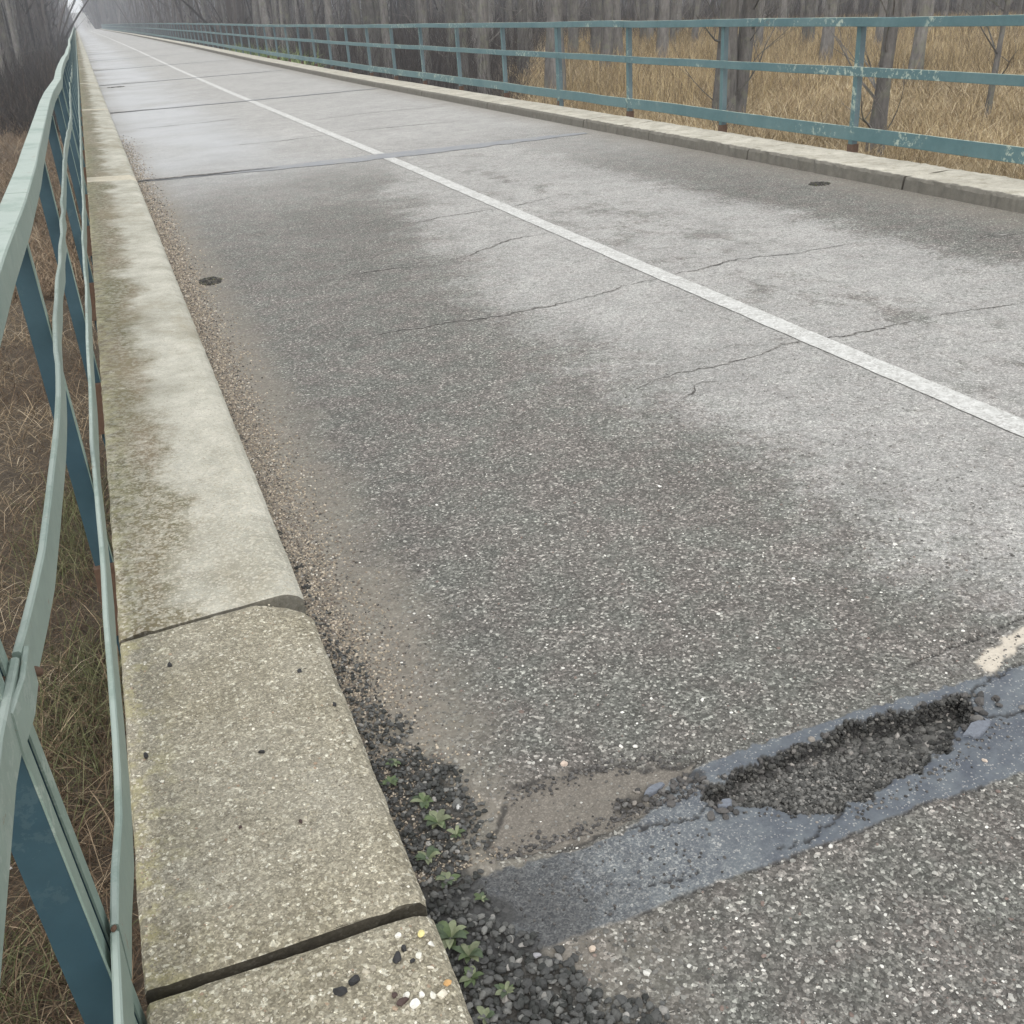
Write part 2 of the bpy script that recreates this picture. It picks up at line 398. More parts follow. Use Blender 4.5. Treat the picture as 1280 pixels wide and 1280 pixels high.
GZ = GZ + (fbm(GX, GY, 4, .6) - .5) * 2 * amp * inner
GZ = np.where((GY > 335) & (np.abs(GX - 3.1) < 5), np.minimum(GZ, prof(GY) - .12), GZ)
V = np.stack([GX, GY, GZ], -1).reshape(-1, 3)
link('ground', mesh_np('ground', V, grid_faces(len(gx), len(gy)), True), M['soil'], kind='structure',
     label='dry flood plain below the bridge under straw and leaf litter', category='ground')

# ------------------------------------------------------------------ road
XL, XR = .335, 5.97
road = empty('road', (0, 0, 0), kind='structure', label='worn grey asphalt bridge roadway running away to the misty wood', category='road')
# fine patch round the pothole
nx0, nx1, ny0, ny1, st = .30, 2.30, .80, 1.90, .005
ux = np.arange(nx0, nx1 + st / 2, st); uy = np.arange(ny0, ny1 + st / 2, st)
PX, PY = np.meshgrid(ux, uy, indexing='ij')
def seg_dist(px, py, pts, closed=False):
    pts = np.array(pts, float); d = np.full(px.shape, 9.0)
    n = len(pts); rngi = range(n if closed else n - 1)
    for i in rngi:
        a, b = pts[i], pts[(i + 1) % n]; ab = b - a
        t = np.clip(((px - a[0]) * ab[0] + (py - a[1]) * ab[1]) / (ab @ ab), 0, 1)
        d = np.minimum(d, np.hypot(px - a[0] - t * ab[0], py - a[1] - t * ab[1]))
    return d
def inside(px, py, pts):
    pts = np.array(pts, float); r = np.zeros(px.shape, bool); n = len(pts)
    for i in range(n):
        (x1, y1), (x2, y2) = pts[i], pts[(i + 1) % n]
        c = ((y1 > py) != (y2 > py)) & (px < (x2 - x1) * (py - y1) / (y2 - y1 + 1e-12) + x1)
        r ^= c
    return r
jx = (fbm(PX, PY, 4, 22) - .5) * .05; jy = (fbm(PX + 9, PY + 4, 4, 22) - .5) * .05
UP = [(.30, 1.44), (.40, 1.46), (.536, 1.46), (.71, 1.452), (.80, 1.455), (.855, 1.48), (.95, 1.555), (1.1, 1.568), (1.3, 1.575), (1.5, 1.575), (1.75, 1.558), (1.886, 1.55), (2.35, 1.56)]
LOW = [(.30, 1.27), (.544, 1.253), (.70, 1.253), (.858, 1.256), (1.0, 1.257), (1.19, 1.254), (1.36, 1.264), (1.65, 1.252), (2.35, 1.255)]
POT = [(1.0, 1.505), (1.12, 1.52), (1.249, 1.53), (1.431, 1.545), (1.576, 1.533), (1.745, 1.524), (1.715, 1.473), (1.70, 1.43), (1.60, 1.40), (1.46, 1.356), (1.302, 1.318), (1.21, 1.312), (1.127, 1.35), (1.099, 1.395), (1.0, 1.43), (.98, 1.47)]
yu = np.interp(PX, *np.array(UP).T); yl = np.interp(PX, *np.array(LOW).T)
px, py = PX + jx, PY + jy
sm = lambda v, a, b: (lambda t: t * t * (3 - 2 * t))(np.clip((v - a) / (b - a), 0, 1))
jt = (fbm(PX + 2, PY + 8, 4, 45) - .5) * .030
dtar = np.minimum(yu - (PY + jy * .35 + jt), (PY + jy * .30 + jt * .5) - yl)
tar = sm(dtar, -.003, .003)
pqx = px + (fbm(PX + 13, PY, 3, 60) - .5) * .028; pqy = py + (fbm(PX, PY + 21, 3, 60) - .5) * .028
pin = np.where(inside(pqx, pqy, POT), 1.0, -1.0) * seg_dist(pqx, pqy, POT, True)
pot = sm(pin, -.002, .004)
# mud patch: the worn hollow left of the seal
MUD = [(.58, 1.62), (.62, 1.675), (.735, 1.685), (.872, 1.64), (.98, 1.585), (1.05, 1.60), (1.0, 1.545), (.90, 1.51), (.84, 1.475), (.71, 1.475), (.55, 1.48), (.50, 1.52)]
mud_d = np.where(inside(px, py, MUD), 1, -1) * seg_dist(px, py, MUD, True)
mud = sm(mud_d, -.012, .012)
dustm = sm(.80 + (fbm(PX, PY, 4, 9) - .5) * .35 - PX, 0, .22) * .75
scab2 = sm(fbm(PX + 3, PY, 4, 18), .50, .58) * sm(seg_dist(px, py, [(.82, 1.53), (.92, 1.525), (1.03, 1.55)]), .035, .012)
CR = [[(1.71, 1.43), (1.76, 1.418), (1.81, 1.416), (1.9, 1.40), (2.1, 1.41), (2.3, 1.40)], [(.80, 1.462), (.835, 1.452), (.905, 1.433), (.95, 1.436), (.99, 1.452), (1.01, 1.48)],
      [(1.745, 1.52), (1.82, 1.535), (1.90, 1.555), (2.0, 1.56)], [(1.05, 1.275), (1.134, 1.283), (1.195, 1.305), (1.23, 1.315)], [(.77, 1.309), (.828, 1.298), (.875, 1.294)],
      [(1.676, 1.667), (1.75, 1.68), (1.872, 1.689), (2.0, 1.70), (2.3, 1.74)], [(1.95, 1.41), (1.93, 1.47), (1.96, 1.53)]]
CW = [.0045, .0045, .0035, .0028, .0035, .004, .0028]
crk = np.zeros(PX.shape)
jx2 = (fbm(PX + 31, PY, 4, 70) - .5) * .03; jy2 = (fbm(PX, PY + 27, 4, 70) - .5) * .03
for pts, wd in zip(CR, CW):
    crk = np.maximum(crk, sm(seg_dist(PX + jx2, PY + jy2, pts), wd * 1.5, wd * .45))
# thin shadow line of the raised tar edge, painted dark along its lower rim
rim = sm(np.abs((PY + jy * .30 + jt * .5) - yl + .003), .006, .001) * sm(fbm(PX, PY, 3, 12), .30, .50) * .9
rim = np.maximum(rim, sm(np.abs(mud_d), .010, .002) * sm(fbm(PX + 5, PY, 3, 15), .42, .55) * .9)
Z = TILT * PX
Z = Z + tar * .0012 + (fbm(PX, PY, 3, 10) - .5) * .005 - mud * (.009 - .006 * fbm(PX, PY, 3, 40))
deep = .030 + .022 * sm(PX, 1.15, 1.55) + .012 * sm(PY, 1.38, 1.5)
rough_floor = (fbm(PX, PY, 3, 70) - .5) * .016
pd = sm(pin, .0, .012)
Z = Z - pd * (deep + rough_floor) - crk * .006 - scab2 * .004 - rim * .003
Z = Z + (1 - tar) * (1 - pot) * (fbm(PX, PY, 2, 120) - .5) * .0025
ed = np.maximum.reduce([crk, rim, sm(pin, -.003, .001) * sm(pin, .030, .016) * sm(PY, 1.42, 1.48) * .95, scab2 * .8])  # third term paints the overhang's shadow onto the pothole's upper wall
sand = sm(seg_dist(px, py, [(1.86, 1.59), (2.0, 1.64), (2.2, 1.68)]), .035, .02)
gg = sm(fbm(PX, PY, 3, 14) * .12 + np.interp(PY, [.8, 1.1, 1.25, 1.5, 1.8, 1.9], [.78, .58, .52, .47, .52, .46]) - .06 - PX, -.01, .04)
border = np.minimum.reduce([PX - nx0 + .03, nx1 - PX, PY - ny0, ny1 - PY]); bf = np.clip(border / .03, 0, 1)
Z = TILT * PX + (Z - TILT * PX) * bf
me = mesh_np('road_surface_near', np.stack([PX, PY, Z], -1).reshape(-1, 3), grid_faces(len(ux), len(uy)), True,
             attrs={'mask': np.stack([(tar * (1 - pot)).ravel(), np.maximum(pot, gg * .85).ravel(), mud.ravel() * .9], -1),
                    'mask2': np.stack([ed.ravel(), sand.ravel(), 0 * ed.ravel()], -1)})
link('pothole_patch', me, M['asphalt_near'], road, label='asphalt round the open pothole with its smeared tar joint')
def floor_z(x, y):
    i = np.clip(((x - nx0) / st).astype(int), 0, len(ux) - 1); j = np.clip(((y - ny0) / st).astype(int), 0, len(uy) - 1)
    near = (x > nx0) & (x < nx1) & (y > ny0) & (y < ny1)
    return np.where(near, Z[i, j], deck(x, y))
def pot_at(x, y):
    i = np.clip(((x - nx0) / st).astype(int), 0, len(ux) - 1); j = np.clip(((y - ny0) / st).astype(int), 0, len(uy) - 1)
    near = (x > nx0) & (x < nx1) & (y > ny0) & (y < ny1)
    return np.where(near, pin[i, j], -1), np.where(near, dtar[i, j], -1), np.where(near, mud[i, j], 0)
wall_n = 2600; wi = np.argwhere((pin > -.001) & (pin < .013) & (PY > 1.40))
wi = wi[rng.integers(0, len(wi), wall_n)]; WALLX = ux[wi[:, 0]] + rng.uniform(-.002, .002, wall_n); WALLY = uy[wi[:, 1]] + rng.uniform(-.002, .002, wall_n)
WALLZ = TILT * WALLX - rng.random(wall_n) ** 1.3 * (deep[wi[:, 0], wi[:, 1]] + .004) - .003
# the rest of the deck surface
def patch(x0, x1, ys):
    xs = np.linspace(x0, x1, max(2, int((x1 - x0) / .4) + 2)); A, B = np.meshgrid(xs, ys, indexing='ij')
    return np.stack([A, B, deck(A, B)], -1).reshape(-1, 3), grid_faces(len(xs), len(ys))
yfar = np.concatenate([np.arange(ny1, 30, 2.0), np.arange(30, 331, 5)]); yfar[-1] = 330
V, F, _ = join([patch(nx0, XR + .02, yfar), patch(nx0, XR + .02, np.linspace(-6, ny0, 4)), patch(nx1, XR + .02, np.linspace(ny0, ny1, 3))])
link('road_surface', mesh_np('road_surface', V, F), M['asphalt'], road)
# road over the dike beyond the bridge
yy = np.linspace(330, 470, 50)
V, F = [], []
A, B = np.meshgrid(np.linspace(.2, 5.2, 4), yy, indexing='ij')
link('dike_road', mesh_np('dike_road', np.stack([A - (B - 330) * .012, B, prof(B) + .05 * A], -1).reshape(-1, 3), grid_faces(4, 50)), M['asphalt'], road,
     label='narrow pale road climbing the dike beyond the bridge')
# centre line, joint seals, cracks
def ribbon(pts, w, dz, mat, name, jit=0.0, seg=.05, wn=0.0, **props):
    pts = np.array(pts, float); L = np.r_[0, np.cumsum(np.hypot(*np.diff(pts, axis=0).T))]
    n = max(2, int(L[-1] / seg)); s = np.linspace(0, L[-1], n); x = np.interp(s, L, pts[:, 0]); y = np.interp(s, L, pts[:, 1])
    tx, ty = np.gradient(x), np.gradient(y); q = np.hypot(tx, ty); nx_, ny_ = -ty / q, tx / q
    o = random.random() * 99
    j = (fbm(s + o, s * 0 + o, 4, 5) - .5) * 2 * jit + (fbm(s + o, s * 0 + o, 3, 38) - .5) * jit * .9
    ww = np.full(n, w / 2) if np.isscalar(w) else np.interp(s / L[-1], np.linspace(0, 1, len(w)), w) / 2
    wa = ww * (1 + wn * (fbm(s + o, s * 0 + 3, 4, 7) - .5) * 2); wb = ww * (1 + wn * (fbm(s + o, s * 0 + 31, 4, 7) - .5) * 2)
    xa, ya = x + nx_ * (j + wa), y + ny_ * (j + wa); xb, yb = x + nx_ * (j - wb), y + ny_ * (j - wb)
    P = np.concatenate([np.stack([xa, ya, deck(xa, ya) + dz], -1), np.stack([xb, yb, deck(xb, yb) + dz], -1)])
    i = np.arange(n - 1); F = np.stack([i, i + n, i + n + 1, i + 1], -1)
    return link(name, mesh_np(name, P, F), mat, road, **props)
ribbon([(3.075, 1.9), (3.09, 6), (3.14, 12.4), (3.14, 330)], .128, .004, M['white'], 'centre_line', wn=.10, seg=.02, label='worn white centre line painted along the roadway')
ribbon([(.36, 12.64), (1.5, 12.47), (2.4, 12.40), (4, 12.38), (5.75, 12.42)], [.12, .22, .34, .46, .42, .32, .14], .0045, M['tar'], 'tar_seal', .03, wn=.35, label='long dark tar seal across both lanes over the white line')
ribbon([(.36, 12.62), (.9, 12.56), (1.9, 12.46)], [.08, .07, .02], .012, M['crack'], 'joint_crack', .02, wn=.5)
ribbon([(2.35, 1.41), (4, 1.40), (5.9, 1.42)], .30, .008, M['tar'], 'tar_seal', .02, wn=.1)
ribbon([(2.3, 1.40), (2.45, 1.41)], .30, .006, M['tar'], 'tar_seal', .0, wn=.05)
for yj, ww in ((23.6, .22), (34.8, .25), (46, .25), (57.2, .25), (68.4, .3)):
    ribbon([(.36, yj), (2.6, yj - .15), (5.9, yj - .1)], [ww, ww * .7, ww * .8, ww * .4], .008, M['tar'], 'tar_seal', .04, wn=.3, seg=.15)
    ribbon([(.36, yj), (1.2, yj - .06)], [ww * .4, ww * .1], .012, M['crack'], 'joint_crack', .03, wn=.9, seg=.1)
CRK = [([(.95, 5.22), (1.4, 5.3), (2.0, 5.27), (2.6, 5.36), (3.09, 5.5), (3.7, 5.6), (4.1, 5.53), (4.6, 5.56)], .020), ([(2.05, 3.82), (2.3, 3.93), (2.55, 3.9), (2.9, 4.02), (3.3, 3.95), (3.57, 4.0), (4.0, 3.98), (4.6, 3.9), (5.4, 4.0)], .018),
       ([(.95, 6.6), (1.5, 6.75), (2.1, 6.7), (2.7, 7.1), (3.1, 7.15)], .018), ([(2.0, 8.1), (2.6, 8.3), (3.1, 8.3), (3.7, 8.5)], .018), ([(1.4, 15.3), (2.4, 15.2), (3.8, 15.5), (5.2, 15.3)], .03),
       ([(3.3, 17.8), (4.4, 18.0), (5.6, 17.9)], .05), ([(.5, 19.4), (1.7, 19.3), (2.6, 19.5)], .04), ([(2.16, 3.6), (2.3, 3.72), (2.4, 3.70)], .014), ([(4.8, 5.0), (5.2, 5.2), (5.6, 5.15)], .02), ([(2.3, 1.74), (2.8, 1.78), (3.4, 1.75)], .008)]
for pts, w in CRK: ribbon(pts, [w * .1, w * .7, w * .4, w * .8, w * .1], .003, M['crack'], 'crack', .05, seg=.018, wn=1.6)

# deck slab below the road, kept just under the surface
def box(x0, x1, y0, y1, z0f, z1f, n=2):
    ys = np.linspace(y0, y1, n); S = []
    for y in ys: S.append([(x0, y, z0f(x0, y)), (x1, y, z0f(x1, y)), (x1, y, z1f(x1, y)), (x0, y, z1f(x0, y))])
    return sweep(S)
ds = empty('bridge_deck', (0, 0, 0), kind='structure', label='concrete deck slab carrying road and kerbs', category='bridge')
V, F = box(-.150, 6.60, -6, 330, lambda x, y: deck(x, y) - .50, lambda x, y: deck(x, y) - .075, 80)
link('deck_slab', mesh_np('deck_slab', V, F), M['mortar'], ds)

# ------------------------------------------------------------------ kerbs / walkway slabs
def slab(prof_pts, y0, y1, slant, mat, name, parent, step, jit=.0015, seed=0, shape=None, **props):
    """profile points (x, z above deck-plane) swept along y; ends slanted by slant*x"""
    pp = np.array(prof_pts, float)
    n = max(2, int((y1 - y0) / step) + 1); k = len(pp); t = np.linspace(0, 1, n)
    S = np.zeros((n, k, 3))
    for j, (x, z) in enumerate(pp):
        ya = y0 + slant[0] * x; yb = y1 + slant[1] * x; y = ya + (yb - ya) * t
        xx = np.full(n, x); zz = np.full(n, z)
        if 0 < j < k - 1:
            zz = zz + (fbm(y * 1 + seed, np.full(n, x * 5), 3, 14) - .5) * 2 * jit * (1 if step < .05 else 0)
            xx = xx + (fbm(y + seed + 7, np.full(n, z * 9.), 3, 16) - .5) * 2 * jit * 1.6 * (1 if step < .05 else 0)
            yj = (fbm(np.full(n, x * 30.), y * 0 + seed + j * .3, 3, 1) - .5) * .016
            y = y + yj * (np.abs(t - .5) * 2) ** 8 * (1 if step < .05 else 0)
        if shape: xx, zz = shape(xx, y, zz, x)
        # rounded arrises at the slab ends
        e = np.minimum(y - (y0 + slant[0] * x), (y1 + slant[1] * x) - y); zz = zz - np.where(z > .05, np.clip(.008 - e, 0, .008) * .6, 0)
        S[:, j] = np.stack([xx, y, zz + deck(xx, y)], -1)
    V, F = sweep(S)
    return link(name, mesh_np(name, V, F, False), mat, parent, **props)
TOPZ = .12 - .016          # above the deck plane at x=.33
def left_prof(bevel, nx=9, h=.0):
    top = [(-.165 + (.445 if not bevel else .435) * i / (nx - 1)) for i in range(nx)]
    z = lambda x: .12 - TILT * x * .95 + h
    P = [(-.165, -.30)] + [(-.165, z(-.165) - .008)] + [(-.160, z(-.16))] + [(x, z(x)) for x in top[1:]]
    if bevel: P += [(.290, z(.29) - .004), (.318, z(.318) - .018), (.334, z(.334) - .035), (.338, -.10)]
    else: P += [(.300, z(.30) - .002), (.322, z(.322) - .010), (.334, z(.334) - .024), (.340, -.10)]
    P += [(.330, -.30)]
    return P
wl = empty('pavement', (0, 0, 0), kind='structure', label='narrow concrete kerb walkway along the left railing', category='pavement')
slab(left_prof(False, 24, h=-.006), .10, 1.329, (0, .035), M['pebbly'], 'concrete_slab', wl, .012, .0022, 1, label='nearest pebbly grey slab with white pebbles')
def sh2(xx, y, zz, x):
    d = np.clip((y - 2.44) / .13, 0, 1) ** 2; c = np.clip((y - 1.30) , 0, .06)
    cut = .075 * d; f = np.clip((x - .19) / .13, 0, 1)
    e2 = np.clip((1.385 - y) / .03, 0, 1) ** 2
    return xx - f * (cut + .012 * e2), zz - f * (d * .03 + e2 * .004)
slab(left_prof(False, 24), 1.353, 2.526, (.042, .165), M['pebbly'], 'concrete_slab', wl, .012, .0022, 5, shape=sh2, label='pebbly grey slab with a rounded broken corner')
slab(left_prof(True, 20, h=.004), 2.536, 12.02, (.165, 0), M['mossy'], 'concrete_slab', wl, .04, .0022, 9, label='long pale slab with a brown moss band')
slab(left_prof(True, 5), 12.03, 12.47, (0, 0), M['mortar'], 'concrete_slab', wl, .04, .001, 12, label='short clean pale mortar strip at the joint')
y = 12.49; i = 0
while y < 329:
    y2 = min(y + 10.7, 330); slab(left_prof(True, 4), y, y2, (0, 0), M['mossy'], 'concrete_slab', wl, 1.8, seed=20 + i)
    if y2 + .4 < 329: slab(left_prof(True, 3), y2 + .02, y2 + .38, (0, 0), M['mortar'], 'concrete_slab', wl, .2, seed=50 + i)
    y = y2 + .40; i += 1
def right_prof(n=5):
    z = .105
    P = [(5.960, -.10), (5.972, z - .022), (5.985, z - .004), (6.0, z)] + [(6.0 + .5 * q / n, z + .004 * math.sin(q * 2.1)) for q in range(1, n + 1)]
    return P + [(6.56, z - .02), (6.60, -.05), (6.60, -.3)]
wr = empty('kerb', (0, 0, 0), kind='structure', label='raised pale concrete kerb under the right railing', category='kerb')
ys = [-4, 2.1, 4.45, 6.85, 9.1, 11.18, 11.98, 12.98]
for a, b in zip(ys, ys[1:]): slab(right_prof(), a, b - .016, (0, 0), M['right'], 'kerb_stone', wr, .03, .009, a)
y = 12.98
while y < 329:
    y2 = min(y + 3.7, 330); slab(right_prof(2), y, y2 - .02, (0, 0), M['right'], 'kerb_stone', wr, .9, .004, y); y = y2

# ------------------------------------------------------------------ railings
def bar(centers, w, h, name, mat, parent, bev=.004, **props):
    """rectangular bar through centre points, w across, h up"""
    c = np.array(centers, float); a, b = w / 2, h / 2
    ring = [(-a + bev, -b), (a - bev, -b), (a, -b + bev), (a, b - bev), (a - bev, b), (-a + bev, b), (-a, b - bev), (-a, -b + bev)]
    S = np.array([[(p[0] + u, p[1], p[2] + v) for u, v in ring] for p in c])
    V, F = sweep(S); F2 = F
    return link(name, mesh_np(name, V, F2), mat, parent, **props)
def lean(x, z): return x - TILT * z      # posts stand square to the tilted deck
def box_post(x, y, z0, z1, parent, wx=.060, wy=.042, mats=('post_left', 'post_edge'), ln=0.0, side=1):
    """box post standing square to the deck; its road-facing cheek is a thin separate layer in a lighter tone"""
    def col(x0, x1, y0, y1):
        S = []
        for z in (z0, z1):
            xs = lean(x, z) - ln * z; S.append([(xs + x0, y + y0, z + deck(x, y)), (xs + x1, y + y0, z + deck(x, y)), (xs + x1, y + y1, z + deck(x, y)), (xs + x0, y + y1, z + deck(x, y))])
        return sweep(S)
    V, F = col(-wx / 2 + (.004 if side < 0 else 0), wx / 2 - (.004 if side > 0 else 0), -wy / 2, wy / 2)
    post = link('post', mesh_np('post', V, F), M[mats[0]], parent)
    V, F = col(*sorted((side * (wx / 2 - .0035), side * wx / 2)), -wy / 2 - .001, wy / 2 + .001)
    link('post_cheek', mesh_np('post_cheek', V, F), M[mats[1]], post)
    return post

# left railing, bent and sagging
rl = empty('railing', (-.22, 1.2, .12), label='bent faded green steel railing along the left edge of the bridge', category='railing')
rl.location = (0, 0, 0)
top = [(-3, -.262), (1.2, -.262), (2.55, -.262), (3.30, -.252), (4.3, -.252), (4.85, -.258), (6.6, -.271), (8.1, -.281), (9.4, -.283), (11.0, -.268), (11.9, -.256), (12.6, -.262), (14.5, -.280), (17.3, -.288), (21, -.285), (23.5, -.262), (28, -.275), (34.5, -.262), (40, -.29), (46, -.32), (57, -.28)]
tx = lambda y: np.interp(y, *np.array(top).T)
midp = [(-3, -.21), (1.04, -.228), (1.23, -.223), (1.37, -.207), (1.60, -.196), (1.70, -.193), (1.92, -.186), (2.16, -.182), (2.47, -.179), (2.76, -.181), (3.23, -.198), (3.54, -.196), (4.1, -.194), (5.2, -.200), (6.83, -.209), (8.4, -.215), (9.8, -.206), (11.2, -.190), (12.4, -.194), (15, -.213), (19.3, -.236), (23.5, -.22), (30, -.235), (40, -.25), (57, -.24)]
kink_y = np.arange(-3, 340, .31); kink_x = rng.normal(0, .0022, len(kink_y))
mx = lambda y: np.interp(y, *np.array(midp).T) - .006 + np.interp(y, kink_y, kink_x)
botp = [(-3, -.178), (1.10, -.172), (1.2, -.175), (1.34, -.176), (1.40, -.172), (1.58, -.155), (1.79, -.155), (2.03, -.158), (2.29, -.162), (2.6, -.166), (2.95, -.170), (3.36, -.176), (4.0, -.177), (4.8, -.183), (5.8, -.178), (7.4, -.188), (9, -.176), (12, -.182), (16, -.178), (20, -.185), (30, -.18)]
bx = lambda y: np.interp(y, *np.array(botp).T) - .005 + np.interp(y, kink_y, kink_x[::-1]) * .6
lposts = [-.95, 1.258, 1.322, 3.30, 5.35, 7.75, 10.2, 12.28, 12.62]
y = 12.62
while y < 328: 
    y += 2.2 if (y - 12.62) % 11.1 < 8.5 else 2.3; lposts.append(y)
for j, y in enumerate(lposts):
    near = y < 40
    box_post(-.212 if y > 2 else -.196, y, -.42 if y < 30 else -.1, 1.07, rl, .060, .042 if y > 2 else .037, ln=0 if y > 2 else .03)
    if near:   # rusty foot plate welded to the slab side
        V, F = box(-.245, -.168, y - .05, y + .05, lambda a, b: deck(a, b) - .28, lambda a, b: deck(a, b) - .02); link('foot_bracket', mesh_np('foot_bracket', V, F), M['rust'], rl)
Lb = [-3, 1.29] ; 
yb = 12.45; Lb.append(yb)
while yb < 325: yb += 11.1; Lb.append(min(yb, 330))
def samp(a, b):
    n = max(3, int((b - a) / (.12 if a < 13 else .55 if a < 60 else 2.5))); return np.linspace(a, b, n)
for a, b in zip(Lb, Lb[1:]):
    g = .007; Y = samp(a + g, b - g); damp = np.clip((60 - Y) / 20, 0, 1)
    w1 = (fbm(Y, Y * 0 + 3, 3, .9) - .5) * .006
    zt = lambda h, xx: h + deck(xx, Y) * 1.0
    # top rail in bays so that its weld seams show
    if a < 60:
        seams = [a + g] + [q + .22 * (q < 4) for q in lposts if a + .4 < q < b - .4 and abs(q - 3.30) < .01 or (a > 12 and a + .4 < q < b - .4 and int(q * 7) % 2 == 0)] + [b - g]
    else: seams = [a + g, b - g]
    for s0, s1 in zip(seams, seams[1:]):
        Yt = samp(s0 + .0035, s1 - .0035); sag = (fbm(Yt, Yt * 0 + 8, 3, .35) - .5) * .012
        bar(np.stack([tx(Yt), Yt, 1.10 + sag + deck(tx(Yt), Yt)], -1), .068, .085, 'top_rail', M['rail_left'], rl)
    Y0_ = Y; Y = np.concatenate([[Y[0] + (.055 if abs(a - 1.29) < .01 else 0)], Y[1:-1], [Y[-1] + (.055 if abs(b - 1.29) < .01 else 0)]])
    bar(np.stack([mx(Y), Y, .775 + w1 + deck(mx(Y), Y)], -1), .012, .078, 'middle_rail', M['rail_left'], rl, .003)
    Y = Y0_; bar(np.stack([bx(Y), Y, .275 + w1 + deck(bx(Y), Y)], -1), .013, .124, 'bottom_rail', M['rail_left'], rl, .003)
# sleeve over the nearest joint of the middle rail
bar([(mx(1.37) + .008, 1.37, .765), (mx(1.30) + .013, 1.30, .760), (mx(1.22) + .008, 1.22, .758)], .008, .066, 'splice_plate', M['rail_left'], rl, .002)


# right railing
rr = empty('railing', (0, 0, 0), label='straight teal steel railing on the right side in front of the golden grass', category='railing')
RX = 6.60
rposts = [-.8, 1.45, 3.75, 6.06, 8.37, 10.67, 12.97, 15.27, 17.57, 20.0, 22.4]
y = 22.4
while y < 327: y += 2.3; rposts.append(y)
for j, y in enumerate(rposts):
    box_post(RX + .05, y, -.22, 1.148, rr, .060, .055 if abs(y - 15.27) > .1 else .10, ('post_right', 'rail_right'), side=-1)
    if y < 45:
        V, F = box(RX + .012, RX + .088, y - .036, y + .036, lambda a, b: deck(a, b) + .02, lambda a, b: deck(a, b) + .145); link('rusty_foot', mesh_np('rusty_foot', V, F), M['rust'], rr)
Rb = [-3, 1.9, 12.97, 24.4]
while Rb[-1] < 318: Rb.append(min(Rb[-1] + 11.5, 330))
Rb[-1] = 330
for a, b in zip(Rb, Rb[1:]):
    Y = samp(a + .006, b - .006)
    for nm, h, x, w, hh in (('top_rail', 1.185, RX - .005, .070, .076), ('middle_rail', .775, RX - .005, .016, .080), ('bottom_rail', .245, RX + .005, .016, .122)):
        wv = (fbm(Y, Y * 0 + h * 9, 3, .5) - .5) * .02
        xx = np.full(len(Y), lean(x, h) + .02) + (fbm(Y, Y * 0 + h * 5 + 2, 3, .4) - .5) * .02
        bar(np.stack([xx, Y, h + wv + deck(x, Y)], -1), w, hh, nm, M['rail_right'], rr, .003)

# ------------------------------------------------------------------ stones
t_ = (1 + 5 ** .5) / 2
ICO_V = np.array([(-1, t_, 0), (1, t_, 0), (-1, -t_, 0), (1, -t_, 0), (0, -1, t_), (0, 1, t_), (0, -1, -t_), (0, 1, -t_), (t_, 0, -1), (t_, 0, 1), (-t_, 0, -1), (-t_, 0, 1)]) / math.hypot(1, t_)
ICO_F = np.array([(0, 11, 5), (0, 5, 1), (0, 1, 7), (0, 7, 10), (0, 10, 11), (1, 5, 9), (5, 11, 4), (11, 10, 2), (10, 7, 6), (7, 1, 8), (3, 9, 4), (3, 4, 2), (3, 2, 6), (3, 6, 8), (3, 8, 9), (4, 9, 5), (2, 4, 11), (6, 2, 10), (8, 6, 7), (9, 8, 1)])
def subdiv(V, F):
    V = list(map(tuple, V)); c = {}; G = []
    def mid(a, b):
        k = (min(a, b), max(a, b))
        if k not in c:
            p = (np.array(V[a]) + np.array(V[b])) / 2; V.append(tuple(p / np.linalg.norm(p))); c[k] = len(V) - 1
        return c[k]
    for a, b, d in F:
        e, f, g = mid(a, b), mid(b, d), mid(d, a); G += [(a, e, g), (e, b, f), (g, f, d), (e, f, g)]
    return np.array(V), np.array(G)
ICO2_V, ICO2_F = subdiv(ICO_V, ICO_F)
def stones(pos, size, cols, flat=.65, hi=False, irr=.28, elong=.35):
    """pos (n,3), size (n,), cols (n,3) -> V,F,C"""
    bV, bF = (ICO2_V, ICO2_F) if hi else (ICO_V, ICO_F)
    n = len(pos); k = len(bV)
    V = np.repeat(bV[None], n, 0)
    # smooth irregularity: scale by a few random planes
    for q in range(4):
        d = rng.normal(size=(n, 1, 3)); d /= np.linalg.norm(d, axis=2, keepdims=True)
        proj_ = (V * d).sum(2, keepdims=True); lim = rng.uniform(.45, .95, (n, 1, 1))
        V = V - np.clip(proj_ - lim, 0, 9) * d * (1.0 if irr > .2 else .5)
    V = V * (1 + rng.uniform(-irr, irr, (n, k, 1)) * .35)
    a = rng.uniform(0, 6.283, n); b = rng.normal(0, .45, n)
    V = V * np.stack([1 + rng.uniform(-elong, elong, n), 1 + rng.uniform(-elong, elong, n), flat * (1 + rng.uniform(-.3, .3, n))], -1)[:, None]
    cb, sb = np.cos(b)[:, None], np.sin(b)[:, None]; x, y, z = V[..., 0], V[..., 1], V[..., 2]
    y, z = y * cb - z * sb, y * sb + z * cb
    ca, sa = np.cos(a)[:, None], np.sin(a)[:, None]; x, y = x * ca - y * sa, x * sa + y * ca
    V = np.stack([x, y, z], -1) * size[:, None, None] + np.asarray(pos)[:, None]
    F = (bF[None] + (np.arange(n) * k)[:, None, None]).reshape(-1, 3)
    return V.reshape(-1, 3), F, np.repeat(cols, k, 0)
def pal(n, items, w=None):
    it = np.array(items, float); i = rng.choice(len(it), n, p=np.array(w) / sum(w) if w else None)
    return it[i] * rng.uniform(.8, 1.2, (n, 1))
def stone_obj(name, parts, mat='stone', smooth=False, **props):
    V, F, Cc = join(parts); return link(name, mesh_np(name, V, F, smooth, Cc), M[mat], **props)
